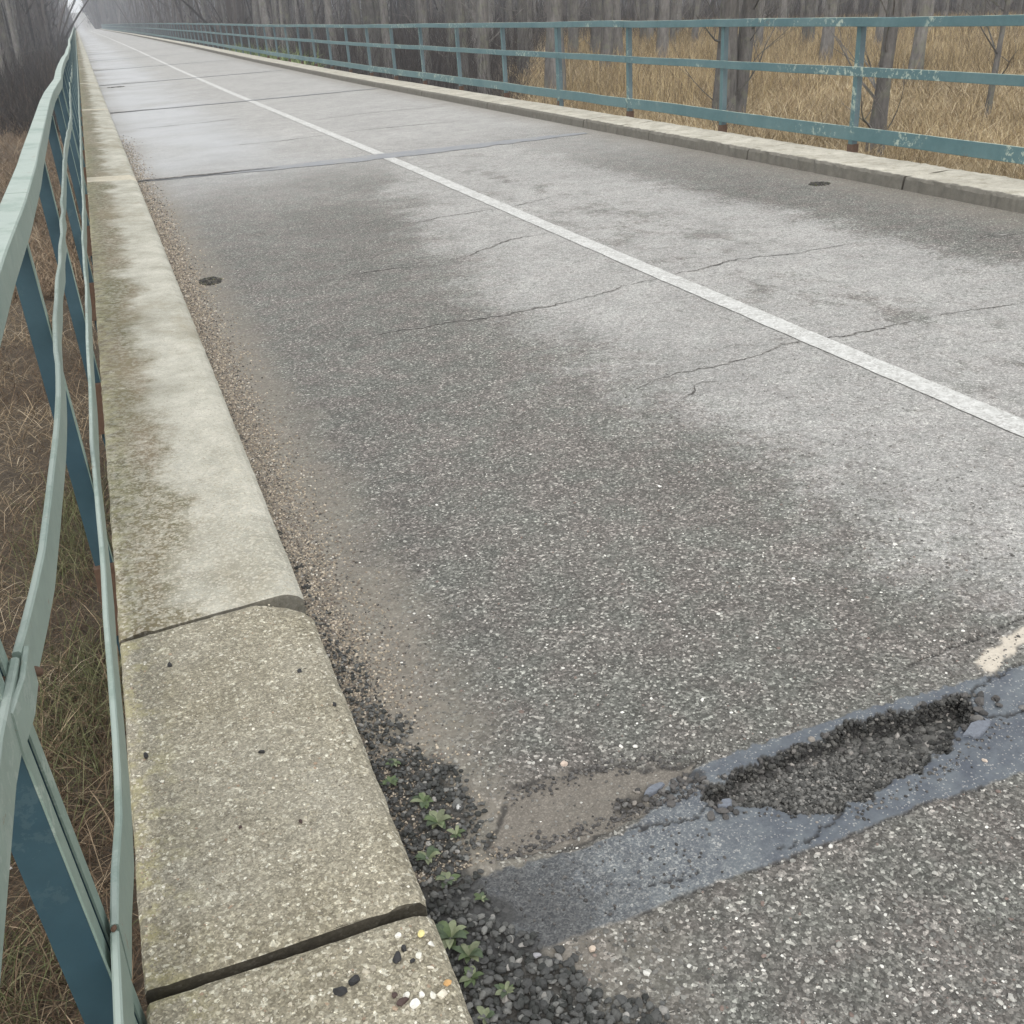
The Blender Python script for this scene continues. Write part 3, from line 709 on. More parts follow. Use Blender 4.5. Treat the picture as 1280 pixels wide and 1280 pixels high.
DARK = [(.034, .036, .034), (.060, .061, .060), (.092, .093, .090), (.145, .145, .138), (.26, .25, .235)]
# dark gravel washed up against the left kerb
n = 15000; gx_ = rng.uniform(.335, .86, n); gy_ = rng.uniform(.80, 3.3, n)
edge = np.interp(gy_, [.80, 1.05, 1.12, 1.25, 1.35, 1.5, 1.55, 1.8, 1.9, 2.2, 2.6, 3.3], [.82, .68, .60, .56, .48, .46, .54, .54, .49, .45, .41, .38]) + (fbm(gx_, gy_, 3, 12) - .5) * .10
keep = (gx_ < edge) & (rng.random(n) < np.clip(np.interp(gy_, [.8, 1.9, 2.4, 3.3], [1, .8, .35, .15]) * np.clip((edge - gx_) / .035, .12, 1), 0, 1))
gx_, gy_ = gx_[keep], gy_[keep]
sz = rng.uniform(.0035, .0095, len(gx_)) * np.interp(gy_, [.9, 1.3, 2.5], [1.15, .95, .72])
gzv = floor_z(gx_, gy_) + sz * .35 + np.clip(rng.random(len(gx_)), 0, 1) * .010 * np.clip((edge[keep] - gx_) / .08, 0, 1)
order = gy_ < 1.45
P3 = np.stack([gx_, gy_, gzv], -1); cc = pal(len(gx_), DARK, [3, 4, 3, 1.3, .35])
stone_obj('gravel', [stones(P3[order], sz[order], cc[order], .7, True), stones(P3[~order], sz[~order], cc[~order], .7)],
          kind='stuff', label='loose dark grey gravel heaped against the left kerb', category='gravel')
# pinkish grit along the left kerb
n = 34000; y_ = 1.5 + 17 * rng.random(n) ** 2.3; x_ = .34 + np.abs(rng.normal(0, .085, n)) * (1 + .2 * (fbm(y_, y_ * 0, 3, 2) - .5)); k_ = (x_ < .75) & (rng.random(n) < np.interp(y_, [8, 12, 18.5], [1, .45, .05])) & (pot_at(x_, y_)[1] < 0) & (rng.random(n) < np.interp(y_, [1.5, 1.9, 2.3], [.10, .35, 1]))
x_, y_ = x_[k_], y_[k_]; s_ = rng.uniform(.0018, .0048, len(x_)) * np.interp(y_, [1.5, 4, 10, 18], [.9, 1.1, 1.7, 1.9])
GR = [(.335, .285, .22), (.25, .21, .165), (.46, .40, .32), (.15, .125, .105), (.07, .065, .06), (.56, .52, .46)]
stone_obj('roadside_grit', [stones(np.stack([x_, y_, floor_z(x_, y_) + s_ * .3], -1), s_, pal(len(x_), GR, [4, 4, 2, 3, 2, .6]), .7)], kind='stuff',
          label='pinkish sand and grit lying in the gutter beside the left kerb', category='grit')
# rubble inside the pothole
n = 26000; x_ = rng.uniform(.96, 1.78, n); y_ = rng.uniform(1.29, 1.56, n); pp, _, _ = pot_at(x_, y_); k_ = pp > .004
x_, y_, pp = x_[k_], y_[k_], pp[k_]
bigz = sm(x_ + (y_ - 1.42) * 1.2, 1.42, 1.62); s_ = rng.uniform(.0022, .0048, len(x_)) * (1 + 1.7 * bigz * rng.random(len(x_))) + .0022 * (rng.random(len(x_)) < .12)
s_ = np.minimum(s_, np.maximum(pp, .003)); keep2 = rng.random(len(x_)) < 1 - .55 * bigz; x_, y_, s_ = x_[keep2], y_[keep2], s_[keep2]
stone_obj('pothole_rubble', [stones(np.stack([x_, y_, floor_z(x_, y_) + s_ * .5 + rng.random(len(x_)) * .004], -1), s_, pal(len(x_), [(.040, .040, .038), (.075, .074, .070), (.125, .122, .115), (.19, .185, .175), (.32, .30, .28)], [3, 4, 3.4, 1.4, .35]), .75)],
          kind='stuff', label='crushed dark stone filling the open pothole', category='rubble')
# rubble clods along the broken upper edge and at the left end
pts = []
for x0 in np.linspace(1.02, 1.74, 70): pts.append((x0 + rng.normal(0, .01), np.interp(x0, [1.0, 1.249, 1.431, 1.576, 1.74], [1.495, 1.518, 1.532, 1.518, 1.508]) - abs(rng.normal(0, .012)), rng.uniform(.006, .013)))
for _ in range(150): q = rng.random(); pts.append((1.02 + .72 * q, np.interp(1.02 + .72 * q, [1.0, 1.249, 1.431, 1.576, 1.74], [1.500, 1.526, 1.541, 1.529, 1.52]) - rng.uniform(-.004, .022), rng.uniform(.004, .009)))
for _ in range(40): pts.append((rng.normal(1.03, .03), rng.normal(1.46, .022), rng.uniform(.005, .012)))
for _ in range(90): pts.append((rng.normal(1.60, .075), rng.normal(1.455, .028), rng.uniform(.005, .013)))
for _ in range(70): pts.append((rng.uniform(.80, 1.02), rng.normal(1.525, .018), rng.uniform(.003, .009)))
for _ in range(260):
    q = rng.random() * 1.0; pts.append((.60 + .42 * q + rng.normal(0, .012), np.interp(q, [0, .5, 1], [1.655, 1.665, 1.60]) + rng.normal(0, .014), rng.uniform(.0018, .0048)))
for _ in range(320): pts.append((rng.uniform(.50, 1.0), 1.485 + abs(rng.normal(0, .022)), rng.uniform(.0018, .005)))
for _ in range(160): q = rng.random(); pts.append((1.02 + .72 * q + rng.normal(0, .02), np.interp(q, [0, .35, .7, 1], [1.42, 1.31, 1.345, 1.42]) - abs(rng.normal(0, .018)), rng.uniform(.0015, .0042)))
for _ in range(120): pts.append((rng.uniform(.5, .95), rng.uniform(1.27, 1.45), rng.uniform(.0015, .004)))
pts = np.array(pts); P3 = np.stack([pts[:, 0], pts[:, 1], floor_z(pts[:, 0], pts[:, 1]) + pts[:, 2] * .35], -1)
stone_obj('hole_wall_stones', [stones(np.stack([WALLX, WALLY, WALLZ], -1), rng.uniform(.0025, .0070, wall_n), pal(wall_n, [(.025, .025, .024), (.05, .049, .046), (.09, .087, .08), (.16, .15, .14)], [4, 4, 2, .5]), .8)], kind='stuff', label='dark crumbling stones in the steep wall of the pothole', category='rubble')
stone_obj('broken_asphalt', [stones(P3, pts[:, 2], pal(len(pts), [(.05, .048, .047), (.085, .08, .077), (.13, .125, .12), (.22, .2, .18)], [3, 4, 2, .6]), .7, True)],
          kind='stuff', label='coarse lumps of broken asphalt along the pothole edge', category='rubble')
# aggregate standing proud of the near asphalt
n = 52000
y_ = .82 + 3.2 * rng.random(n) ** 1.6; x_ = .45 + (1.9 + .25 * (y_ - .8)) * rng.random(n)
pp, tt, mm = pot_at(x_, y_); k_ = (pp < -.004) & (tt < -.002) & (rng.random(n) > mm * .8) & (x_ > .45 + .12 * rng.random(n))
k_ &= (rng.random(n) < np.clip(1.25 - sm(x_, 1.85, 2.4) * .95, 0, 1)); x_, y_ = x_[k_], y_[k_]
s_ = rng.gamma(2.6, .00078, len(x_)) + .0008; s_ = np.clip(s_, .0011, .0072) * np.interp(y_, [1, 4], [1, .8])
AG = [(.085, .082, .076), (.13, .127, .118), (.185, .18, .168), (.26, .255, .235), (.41, .40, .37), (.68, .67, .63), (.19, .145, .125)]
stone_obj('road_aggregate', [stones(np.stack([x_, y_, floor_z(x_, y_) + s_ * .05], -1), s_, pal(len(x_), AG, [4, 5, 4, 2.6, 1.2, .55, .5]), .5)],
          kind='stuff', label='pale pebbles of worn aggregate showing in the near asphalt', category='aggregate')
# pebbles set in the two near kerb slabs
def slab_z(x, y): return .12 - TILT * x * .95 + TILT * x - np.where(y < 1.34, .006, 0)
n = 15000; y_ = .85 + 1.75 * rng.random(n); x_ = rng.uniform(-.155, .31, n); k_ = (np.abs(y_ - 1.341 - .040 * x_) > .024) & (y_ < 2.50 + .165 * x_) & ~((y_ > 2.44) & (x_ > .24)); x_, y_ = x_[k_], y_[k_]
s_ = np.clip(rng.gamma(2.2, .0006, len(x_)) + .0007, .0008, .0062) * np.where(y_ < 1.34, 1.25, 1)
KA = [(.20, .18, .14), (.28, .255, .195), (.36, .33, .255), (.45, .41, .33), (.64, .61, .53), (.33, .25, .18)]
stone_obj('kerb_aggregate', [stones(np.stack([x_, y_, slab_z(x_, y_) + s_ * .02], -1), s_, pal(len(x_), KA, [2, 5, 5, 3, 1.1, .5]), .45)],
          kind='stuff', label='small ochre and white pebbles showing in the near kerb slabs', category='aggregate')
for (sx, sy, sz, r_) in ((mx(1.385) + .008, 1.385, .745, .011), (mx(1.375) + .004, 1.37, .728, .008), (mx(1.22) - .016, 1.225, .755, .012), (mx(1.22) - .012, 1.21, .735, .009), (mx(1.30) - .010, 1.30, .792, .007), (bx(1.285), 1.285, .33, .006)):
    V, F, Cc = stones(np.array([[sx, sy, sz]]), np.array([r_]), np.array([(.2, .1, .05)]), .8, True)
    link('rusty_weld', mesh_np('rusty_weld', V, F, True), M['rust'], rl)
# loose single stones ---------------------------------------------------
def single(name, x, y, s, col, label, cat, group=None, z=None, flat=.7, hi=True):
    V, F, Cc = stones(np.array([[0, 0, 0.]]), np.array([s]), np.array([col], float), flat, hi)
    zz = (slab_z(np.array(x), np.array(y)) if x < .33 else float(floor_z(np.array([x]), np.array([y]))[0])) + s * flat * .55 if z is None else z
    o = link(name, mesh_np(name, V, F, False, Cc), M['stone'], label=label, category=cat); o.location = (x, y, float(zz))
    if group: o['group'] = group
    return o
BK = (.035, .035, .037)
G1 = 'dark crumbs of asphalt on the kerb slabs'
for x, y, s, lab in ((-.049, 2.332, .0075, 'dark asphalt crumb near the rail just below the thin slab crack'), (.25, 2.179, .0075, 'dark crumb near the kerb edge below the broken slab corner'),
                     (.30, 2.009, .0065, 'greenish dark crumb close to the kerb edge of the second slab'), (-.126, 1.981, .008, 'dark crumb right beside the bottom rail on the second slab'),
                     (.115, 1.897, .008, 'dark crumb in the middle of the second slab'), (.037, 1.676, .005, 'tiny brown crumb left of centre on the second slab'),
                     (.153, 1.646, .006, 'small brown crumb at the centre of the second slab'), (.140, 1.224, .0105, 'largest black crumb on the nearest slab'),
                     (.167, 1.236, .0095, 'grey black crumb touching the largest crumb on the nearest slab'), (.247, 1.254, .0095, 'black crumb in the upper trio by the nearest slab edge'),
                     (.262, 1.268, .0075, 'upper crumb of the trio by the nearest slab edge'), (.270, 1.238, .007, 'right crumb of the trio by the nearest slab edge'),
                     (.232, 1.165, .010, 'dark reddish crumb left of the white pebbles on the nearest slab'), (.222, 1.183, .006, 'small crumb above the dark reddish crumb on the nearest slab')):
    single('asphalt_crumb', x, y, s, BK if 'brown' not in lab and 'red' not in lab else (.075, .05, .045), lab, 'stone', G1, flat=.8)
G2 = 'white pebbles set in the nearest kerb slab'
for x, y, s, c, lab in ((.241, 1.176, .0075, (.72, .70, .64), 'white pebble left end of the row in the nearest slab'), (.250, 1.156, .0085, (.76, .74, .69), 'white pebble sunk lowest in the row in the nearest slab'),
                        (.264, 1.168, .0075, (.78, .76, .70), 'white pebble in the middle of the row in the nearest slab'), (.281, 1.160, .0075, (.74, .72, .64), 'cream oval pebble beside the largest pebble in the nearest slab'),
                        (.297, 1.155, .0115, (.68, .63, .52), 'largest cream pebble at the kerb end of the row'), (.312, 1.175, .007, (.55, .33, .14), 'orange pebble above the largest cream pebble'),
                        (.262, 1.302, .006, (.74, .72, .66), 'white pebble nearest the wide joint in the nearest slab'), (.284, 1.246, .006, (.72, .70, .62), 'pale pebble right of the black crumb trio'),
                        (.309, 1.262, .0075, (.76, .74, .68), 'bright white pebble at the kerb edge above the row'), (.300, 1.290, .007, (.70, .62, .28), 'yellowish pebble near the slab corner'), (.295, 1.215, .006, (.70, .66, .56), 'round pale pebble between the row and the kerb edge')):
    single('pebble', x, y, s, c, lab, 'pebble', G2, flat=.5)
for x, y, s, c, lab in ((.755, 1.70, .008, (.55, .45, .38), 'pinkish pebble on the asphalt above the muddy hollow'), (.60, 1.215, .0085, (.55, .46, .38), 'tan pebble on the asphalt just below the tar seal'),
                        (.492, 1.665, .009, (.50, .50, .49), 'light grey pebble lying on the dark gravel'), (1.60, 1.315, .0055, (.62, .52, .44), 'small pink pebble on the blue tar beside the pothole'),
                        (.50, 1.24, .008, (.30, .30, .32), 'mid grey pebble at the gravel edge below the tar'), (.90, 1.70, .006, (.68, .66, .62), 'white pebble above the muddy hollow'), (.93, 1.685, .007, (.66, .64, .60), 'white pebble where the upper tar lip begins')):
    single('pebble', x, y, s, c, lab, 'pebble', flat=.65)
# slabs of tar lifted at the pothole's corners
def flake(x, y, rx_, ry_, rot, label, t=.012, z=.004):
    a = np.linspace(0, 2 * math.pi, 13)[:-1]; r = 1 + rng.uniform(-.22, .22, 12)
    px_ = rx_ * r * np.cos(a); py_ = ry_ * r * np.sin(a); c, s = math.cos(rot), math.sin(rot)
    X_ = px_ * c - py_ * s; Y_ = px_ * s + py_ * c
    S = [np.stack([X_ * f, Y_ * f, np.full(12, h)], -1) for f, h in ((1, -t), (1, 0), (.9, .004))]
    V, F = sweep(np.array(S)); col = np.tile((.15, .165, .195), (len(V), 1))
    o = link('tar_flake', mesh_np('tar_flake', V, F, False, col), M['stone'], label=label, category='tar flake', group='broken flakes of tar at the pothole'); o.location = (x, y, float(floor_z(np.array([x]), np.array([y]))[0]) + z)
flake(1.665, 1.405, .050, .018, .35, 'long grey tar flake at the right lip of the pothole')
flake(1.015, 1.432, .018, .012, .2, 'small tar flake at the left tip of the pothole')
flake(.905, 1.545, .030, .010, .3, 'thin tar flake left of the pothole above the seal')
# clogged drain holes
def drain(x, y, rx_, ry_, label):
    n = 260; a = rng.uniform(0, 6.28, n); r = np.sqrt(rng.random(n)); P = np.stack([x + rx_ * r * np.cos(a), y + ry_ * r * np.sin(a)], -1)
    s = rng.uniform(.004, .010, n); z = deck(P[:, 0], P[:, 1]) + .012 * (1 - r) + .002
    V, F, Cc = stones(np.column_stack([P, z]), s, pal(n, [(.03, .03, .028), (.06, .055, .05), (.12, .11, .095), (.07, .07, .03)], [4, 3, 1, 1]), .7)
    V = V - np.array([x, y, 0]); o = link('clogged_drain', mesh_np('clogged_drain', V, F, False, Cc), M['stone'], label=label, category='drain'); o.location = (x, y, 0)
drain(.555, 7.14, .075, .12, 'dark clogged drain hole by the left kerb')
drain(5.66, 7.50, .09, .09, 'small dark clogged drain by the right kerb')
drain(.78, 33.3, .25, .3, 'distant dark drain in the damp left lane')

# ------------------------------------------------------------------ weeds by the kerb
def weed(x, y, r, n, label, tall=.5):
    parts = []
    for i in range(n):
        a = i * 2.4 + rng.uniform(-.3, .3); L = r * rng.uniform(.7, 1.35); w = L * rng.uniform(.20, .30); up = rng.uniform(.15, .9) * tall
        ts = np.linspace(0, 1, 6); wd = w * np.sin(np.clip(ts * .93 + .07, 0, 1) * math.pi) ** .8 * np.where(ts > .98, .1, 1)
        d = np.array([math.cos(a), math.sin(a)]); nrm_ = np.array([-d[1], d[0]])
        c = np.stack([d[0] * L * ts, d[1] * L * ts, up * L * np.sin(ts * 2.2) + .004], -1)
        fold = .25 * wd
        S = np.stack([c + np.column_stack([nrm_[0] * wd, nrm_[1] * wd, fold]), c, c - np.column_stack([nrm_[0] * wd, nrm_[1] * wd, -fold])], 1)
        V = S.reshape(-1, 3); F = grid_faces(6, 3); g = rng.choice(3)
        col = np.array([(.075, .105, .045), (.15, .17, .10), (.055, .078, .042)][g]) * rng.uniform(.8, 1.25)
        parts.append((V, [F], np.tile(col, (len(V), 1))))
    V, F, Cc = join(parts)
    o = link('weed', mesh_np('weed', V, F, True, Cc), M['leaf'], label=label, category='weed', group='small green weeds in the gravel by the kerb'); o.location = (x, y, float(floor_z(np.array([x]), np.array([y]))[0]) + .006)
for a in ((.365, 1.335, .030, 16, 'largest yellow green weed beside the wide slab joint', .8), (.385, 1.285, .026, 12, 'green weed just below the wide slab joint', .7), (.373, 1.24, .020, 9, 'small weed against the kerb of the nearest slab'),
          (.435, 1.635, .030, 16, 'weed with oval leaves in the middle of the dark gravel', .6), (.460, 1.585, .020, 10, 'weed with pale oval leaves among the dark gravel', .6), (.385, 1.545, .022, 10, 'weed tight against the kerb in the dark gravel', .7), (.405, 1.475, .022, 8, 'grey green weed where the tar meets the kerb'),
          (.425, 1.71, .024, 12, 'upper weed of the clump in the dark gravel'), (.375, 1.80, .020, 10, 'dull green weed high along the kerb'), (.40, 1.86, .018, 8, 'topmost little weed along the kerb'), (.42, 1.19, .020, 9, 'low weed among the gravel at the photo bottom'), (.37, 1.155, .018, 8, 'tiny weed at the kerb foot at the photo bottom'), (.45, 1.40, .014, 6, 'tiny weed on the tar end')):
    weed(*a[:5], a[5] if len(a) > 5 else .45)

# ------------------------------------------------------------------ grass
def blades(X, Y, Zb, L, W, cols, lie=.3, curl=.6, segs=2):
    n = len(X); a = rng.uniform(0, 2 * math.pi, n); th = np.clip(rng.normal(lie, .28, n), .02, 1.45)
    d = np.stack([np.cos(a), np.sin(a)], -1); nr = np.stack([-d[:, 1], d[:, 0]], -1)
    tw = rng.uniform(0, math.pi, n); wx = nr[:, 0] * np.cos(tw) + d[:, 0] * np.sin(tw); wy = nr[:, 1] * np.cos(tw) + d[:, 1] * np.sin(tw)
    pts = []; p = np.stack([X, Y, Zb], -1); t = th.copy(); pts.append(p)
    for s in range(segs):
        step = L / segs; p = p + np.stack([d[:, 0] * np.sin(t) * step, d[:, 1] * np.sin(t) * step, np.cos(t) * step], -1); pts.append(p); t = np.clip(t + curl * rng.random(n), 0, 1.9)
    rows = []
    for s, q in enumerate(pts[:-1]):
        w_ = W * (1 - .35 * s / segs); o = np.stack([wx * w_, wy * w_, 0 * w_], -1); rows += [q + o, q - o]
    rows.append(pts[-1]); V = np.stack(rows, 1); k = V.shape[1]; base = (np.arange(n) * k)[:, None]
    Q = np.concatenate([base + np.array([[2 * s, 2 * s + 1, 2 * s + 3, 2 * s + 2]]) for s in range(segs - 1)]) if segs > 1 else np.zeros((0, 4), int)
    T = base + np.array([[2 * (segs - 1), 2 * (segs - 1) + 1, 2 * segs]])
    return V.reshape(-1, 3), [Q, T], np.repeat(cols, k, 0)
def gz_n(x, y): return gz(x, y)
# left bank, near: tangled grey-brown dead grass
n = 90000; y_ = .3 + 30 * rng.random(n) ** 2.0; x_ = -.28 - (.5 + .14 * y_ + .8) * rng.random(n)
pt = fbm(x_, y_, 4, 1.1)
cl = np.where((fbm(x_ + 7, y_, 3, .9) > .47)[:, None], pal(n, [(.27, .205, .13), (.38, .30, .20), (.15, .105, .065), (.54, .46, .34)], [3, 3, 3, 1.4]), pal(n, [(.10, .068, .045), (.18, .13, .085), (.32, .25, .17)], [4, 3, 1.2]))
stone_obj('dead_grass', [blades(x_, y_, gz(x_, y_) - .02, rng.uniform(.10, .34, n) * (.6 + .8 * pt), rng.uniform(.0012, .0028, n), cl, 1.05, .5, 3)], 'grass', kind='stuff', label='tangled brown dead grass on the ground left of the bridge', category='grass')
n = 3200; cx = np.array([(-.55, 7.2), (-.60, 4.4), (-.85, 2.8), (-.5, 4.9), (-.62, 6.4), (-1.1, 2.7)]); i = rng.integers(0, 6, n)
x_ = cx[i, 0] + rng.normal(0, .16, n); y_ = cx[i, 1] + rng.normal(0, .32, n)
stone_obj('green_grass', [blades(x_, y_, gz(x_, y_), rng.uniform(.12, .30, n), rng.uniform(.0012, .0025, n), pal(n, [(.12, .135, .06), (.20, .20, .11), (.10, .105, .055)]), .5, .7, 3)], 'grass', kind='stuff', label='green grass tufts in the dead grass left of the bridge', category='grass')
# left field further off
n = 60000; y_ = 14 + 60 * rng.random(n) ** 1.4; x_ = -.4 - (1.5 + .11 * y_) * rng.random(n)
cl = pal(n, [(.185, .13, .088), (.25, .19, .13), (.12, .088, .06), (.34, .275, .195)], [3, 3, 2.5, 1]) * (.5 + 1.0 * fbm(x_ * 1.5, y_ * .5, 4, .6))[:, None]
stone_obj('dry_field_grass', [blades(x_, y_, gz(x_, y_) - .03, rng.uniform(.15, .55, n), rng.uniform(.0022, .006, n), cl, .85, .6, 3)], 'grass', kind='stuff', label='reddish brown dry field beyond the left railing', category='grass')
# golden reed grass right of the bridge
n = 330000; y_ = 2.0 + 48 * rng.random(n) ** 1.35; x_ = 6.66 + (2 + 1.15 * y_) * rng.random(n) ** .9
k_ = (x_ / y_ > .35 + .09 * fbm(x_, y_, 3, .25)) & ((x_ < 8) | (fbm(x_, y_, 3, .55) > .34 - .1 * rng.random(n))); x_, y_ = x_[k_], y_[k_]; n = len(x_)
dist = np.hypot(x_, y_); hh = .12 + .95 * fbm(x_, y_, 4, .7) ** 1.3 * np.clip((x_ - 6.5) / 1.5, .35, 1)
cl = pal(n, [(.34, .265, .155), (.45, .365, .225), (.25, .185, .11), (.60, .51, .36), (.15, .112, .072)], [4, 4, 3, 1.5, 1.5])
cl = cl * (.45 + 1.0 * fbm(x_ + 3, y_, 4, .45))[:, None]
stone_obj('golden_grass', [blades(x_, y_, gz(x_, y_) - .02, hh * rng.uniform(.6, 1.15, n), np.clip(.0012 + dist * .00015, 0, .010) * rng.uniform(.5, 1.3, n), cl, .55, .7, 3)], 'grass', kind='stuff', label='tall golden dry grass behind the right railing', category='grass')

n = 70000; y_ = 22 + 70 * rng.random(n); x_ = y_ * (.42 + .75 * rng.random(n)); k_ = fbm(x_, y_, 3, .2) > .36; x_, y_ = x_[k_], y_[k_]; n = len(x_)
cl = pal(n, [(.33, .255, .14), (.40, .32, .19), (.22, .165, .095), (.15, .115, .075)], [3, 3, 3, 1.5])
stone_obj('distant_golden_grass', [blades(x_, y_, gz(x_, y_) - .02, rng.uniform(.35, 1.1, n), np.hypot(x_, y_) * .00022, cl * (.45 + fbm(x_, y_, 3, .3))[:, None], .3, .5, 2)], 'grass', kind='stuff', label='brownish dry grass between the trunks far to the right', category='grass')
# ------------------------------------------------------------------ trees
def tube(path, rad, sides=6):
    path = np.array(path, float); n = len(path); T = np.gradient(path, axis=0); T /= np.linalg.norm(T, axis=1, keepdims=True) + 1e-9
    ref = np.array([1, .13, .07]) if abs(T[0][0]) < .8 else np.array([0, 1, .1])
    U = np.cross(T, ref); U /= np.linalg.norm(U, axis=1, keepdims=True); W_ = np.cross(T, U)
    a = np.linspace(0, 2 * math.pi, sides + 1)[:-1]; rad = np.asarray(rad)[:, None, None]
    S = path[:, None] + rad * (np.cos(a)[None, :, None] * U[:, None] + np.sin(a)[None, :, None] * W_[:, None])
    return sweep(S, True, False)
def limb(r, start, dirv, L, r0, depth, parts, sides=5, seg=5, gravity=.0, nsub=4):
    d = np.array(dirv, float); d /= np.linalg.norm(d); p = np.array(start, float); P = [p.copy()]
    for i in range(seg):
        d = d + r.normal(0, .13, 3) + np.array([0, 0, gravity + .05]); d /= np.linalg.norm(d); p = p + d * L / seg; P.append(p.copy())
    R_ = r0 * (1 - np.linspace(0, 1, seg + 1) * .82)
    parts.append(tube(P, R_, sides))
    if depth > 0:
        for _ in range(nsub):
            t = r.uniform(.25, .95); i = min(int(t * seg), seg - 1); q = P[i] + (P[i + 1] - P[i]) * (t * seg - i)
            side = r.normal(0, 1, 3); side[2] = abs(side[2]) * .5 + .2; dd = (P[i + 1] - P[i]) / (L / seg) * .7 + side / np.linalg.norm(side) * .8
            limb(r, q, dd, L * r.uniform(.35, .6), R_[i] * .55, depth - 1, parts, 3 if depth < 2 else 4, 4, 0, nsub)
def tree_mesh(seed, H, r0, leanv=(0, 0), low=True, fork=False):
    r = np.random.default_rng(seed); trunk = []; crown = []
    def stem(base, lv, h, rr):
        nseg = 14; P = []; R_ = []
        w1, w2 = r.uniform(0, 6, 2)
        for i in range(nseg + 1):
            t = i / nseg; z = h * t
            P.append((base[0] + lv[0] * z + .10 * math.sin(t * 7 + w1) * t * h * .06, base[1] + lv[1] * z + .1 * math.sin(t * 6 + w2) * t * h * .06, z - .25 if i == 0 else z))
            R_.append(rr * (1 - .78 * t) * (1.35 if i == 0 else (1.08 if i == 1 else 1)) * (1 + .05 * r.normal()))
        trunk.append(tube(P, R_, 9)); return P, R_
    P, R_ = stem((0, 0), leanv, H, r0)
    stems = [(P, R_)]
    if fork: stems.append(stem((r0 * 1.5, .1), (leanv[0] + fork, leanv[1]), H * .9, r0 * .85))
    for P, R_ in stems:
        for i in range(20):
            t = r.uniform(.38, .97); k = int(t * 14); a = r.uniform(0, 6.28)
            limb(r, P[k], (math.cos(a), math.sin(a), r.uniform(.5, 1.3)), H * .24 * (1.25 - t), R_[k] * .42, 2, crown, 4, 5, 0, 3)
        if low:
            for i in range(11):
                z = r.uniform(.25, 3.2); k = min(int(z / H * 14), 13); f = z / H * 14 - k; q = np.array(P[k]) * (1 - f) + np.array(P[k + 1]) * f; a = r.uniform(0, 6.28)
                limb(r, q, (math.cos(a), math.sin(a), r.uniform(.3, 1.2)), r.uniform(.8, 2.0), r.uniform(.012, .03), 2, crown, 4, 6, 0, 3)
    tv = join(trunk); cv = join(crown)
    return mesh_np('trunk', tv[0], tv[1], True), mesh_np('crown', cv[0], cv[1], False)
def place_tree(meshes, x, y, scale, rot, label, group=None):
    o = empty('bare_tree', (x, y, float(gz(np.array(x), np.array(y)))), label=label, category='tree'); o.rotation_euler = (0, 0, rot); o.scale = (scale, scale, scale)
    if group: o['group'] = group
    for me_, nm in zip(meshes, ('trunk', 'crown')): link(nm, me_, M['bark'], o)
    return o
named = [  # u-direction measured as x/y, base distance, radius, height, lean, fork, label
    (10.9, 13.2, .115, 9, (.00, 0), False, 'grey trunk with low bare side twigs behind the nearest railing bay'),
    (11.6, 18.6, .20, 13, (-.02, 0), .10, 'thick dark double stemmed tree behind the railing on the right'),
    (19.6, 22.6, .17, 12, (0, 0), False, 'straight brown trunk behind and right of the twiggy grey trunk'),
    (15.4, 15.7, .06, 6, (.02, 0), False, 'thin young tree with fine twigs at far right of the grass'),
    (22.5, 30.2, .20, 13, (0, 0), False, 'brown trunk between the double tree and the twiggy trunk'),
    (29.0, 40.3, .24, 14, (0, 0), False, 'distant dark trunk right of the double stemmed tree'),
    (20.5, 37.5, .22, 14, (0, 0), False, 'grey trunk left of the double stemmed tree'),
    (11.0, 25.6, .24, 14, (-.01, 0), False, 'stout pale trunk behind the thick railing post'),
    (20.0, 44.6, .22, 14, (0, 0), False, 'dim trunk right of the stout pale trunk'),
    (21.1, 44.6, .26, 14, (0, 0), False, 'wide dim trunk in the middle of the grass edge'),
    (19.4, 38.9, .20, 12, (-.10, 0), False, 'dark curved trunk leaning left above the grass edge'),
    (9.6, 27.0, .17, 13, (.0, 0), False, 'dark trunk at the left end of the golden grass'),
    (10.4, 31, .15, 14, (-.02, 0), False, 'slim grey trunk left of the golden grass'),
    (10.6, 35.3, .17, 14, (-.05, 0), False, 'pale leaning trunk crossing a railing post'),
    (10.3, 39.1, .16, 14, (-.03, 0), False, 'slim trunk left of the pale leaning trunk'),
    (10.9, 43.5, .30, 15, (-.06, 0), False, 'widest pale leaning trunk of the left group'),
    (11.5, 48.0, .20, 14, (-.08, 0), False, 'trunk leaning strongly left in the middle group'),
    (11.0, 51.2, .19, 14, (-.07, 0), False, 'narrow trunk leaning left beside its twin'),
    (11.0, 56, .24, 15, (-.05, 0), False, 'pale trunk left of the leaning pair'),
    (10.9, 61.5, .20, 15, (-.08, 0), False, 'far leaning trunk in the left wood group'),
    (10.9, 69, .26, 15, (-.09, 0), False, 'last clear leaning trunk before the mist'),
    (9.6, 57, .10, 10, (.03, 0), False, 'thin dark tree leaning right over the railing')]
for i, (x, y, r0, H, lv, fk, lab) in enumerate(named):
    place_tree(tree_mesh(100 + i, H, r0, lv, i in (0, 1, 3, 4, 8, 11), fk), x, y, 1, 0, lab)
protos = [tree_mesh(500 + i, 13 + i % 3, .13 + .03 * (i % 4), (rng.normal(0, .03), rng.normal(0, .03)), i % 2 == 0) for i in range(7)]
pl = []
tries = 0
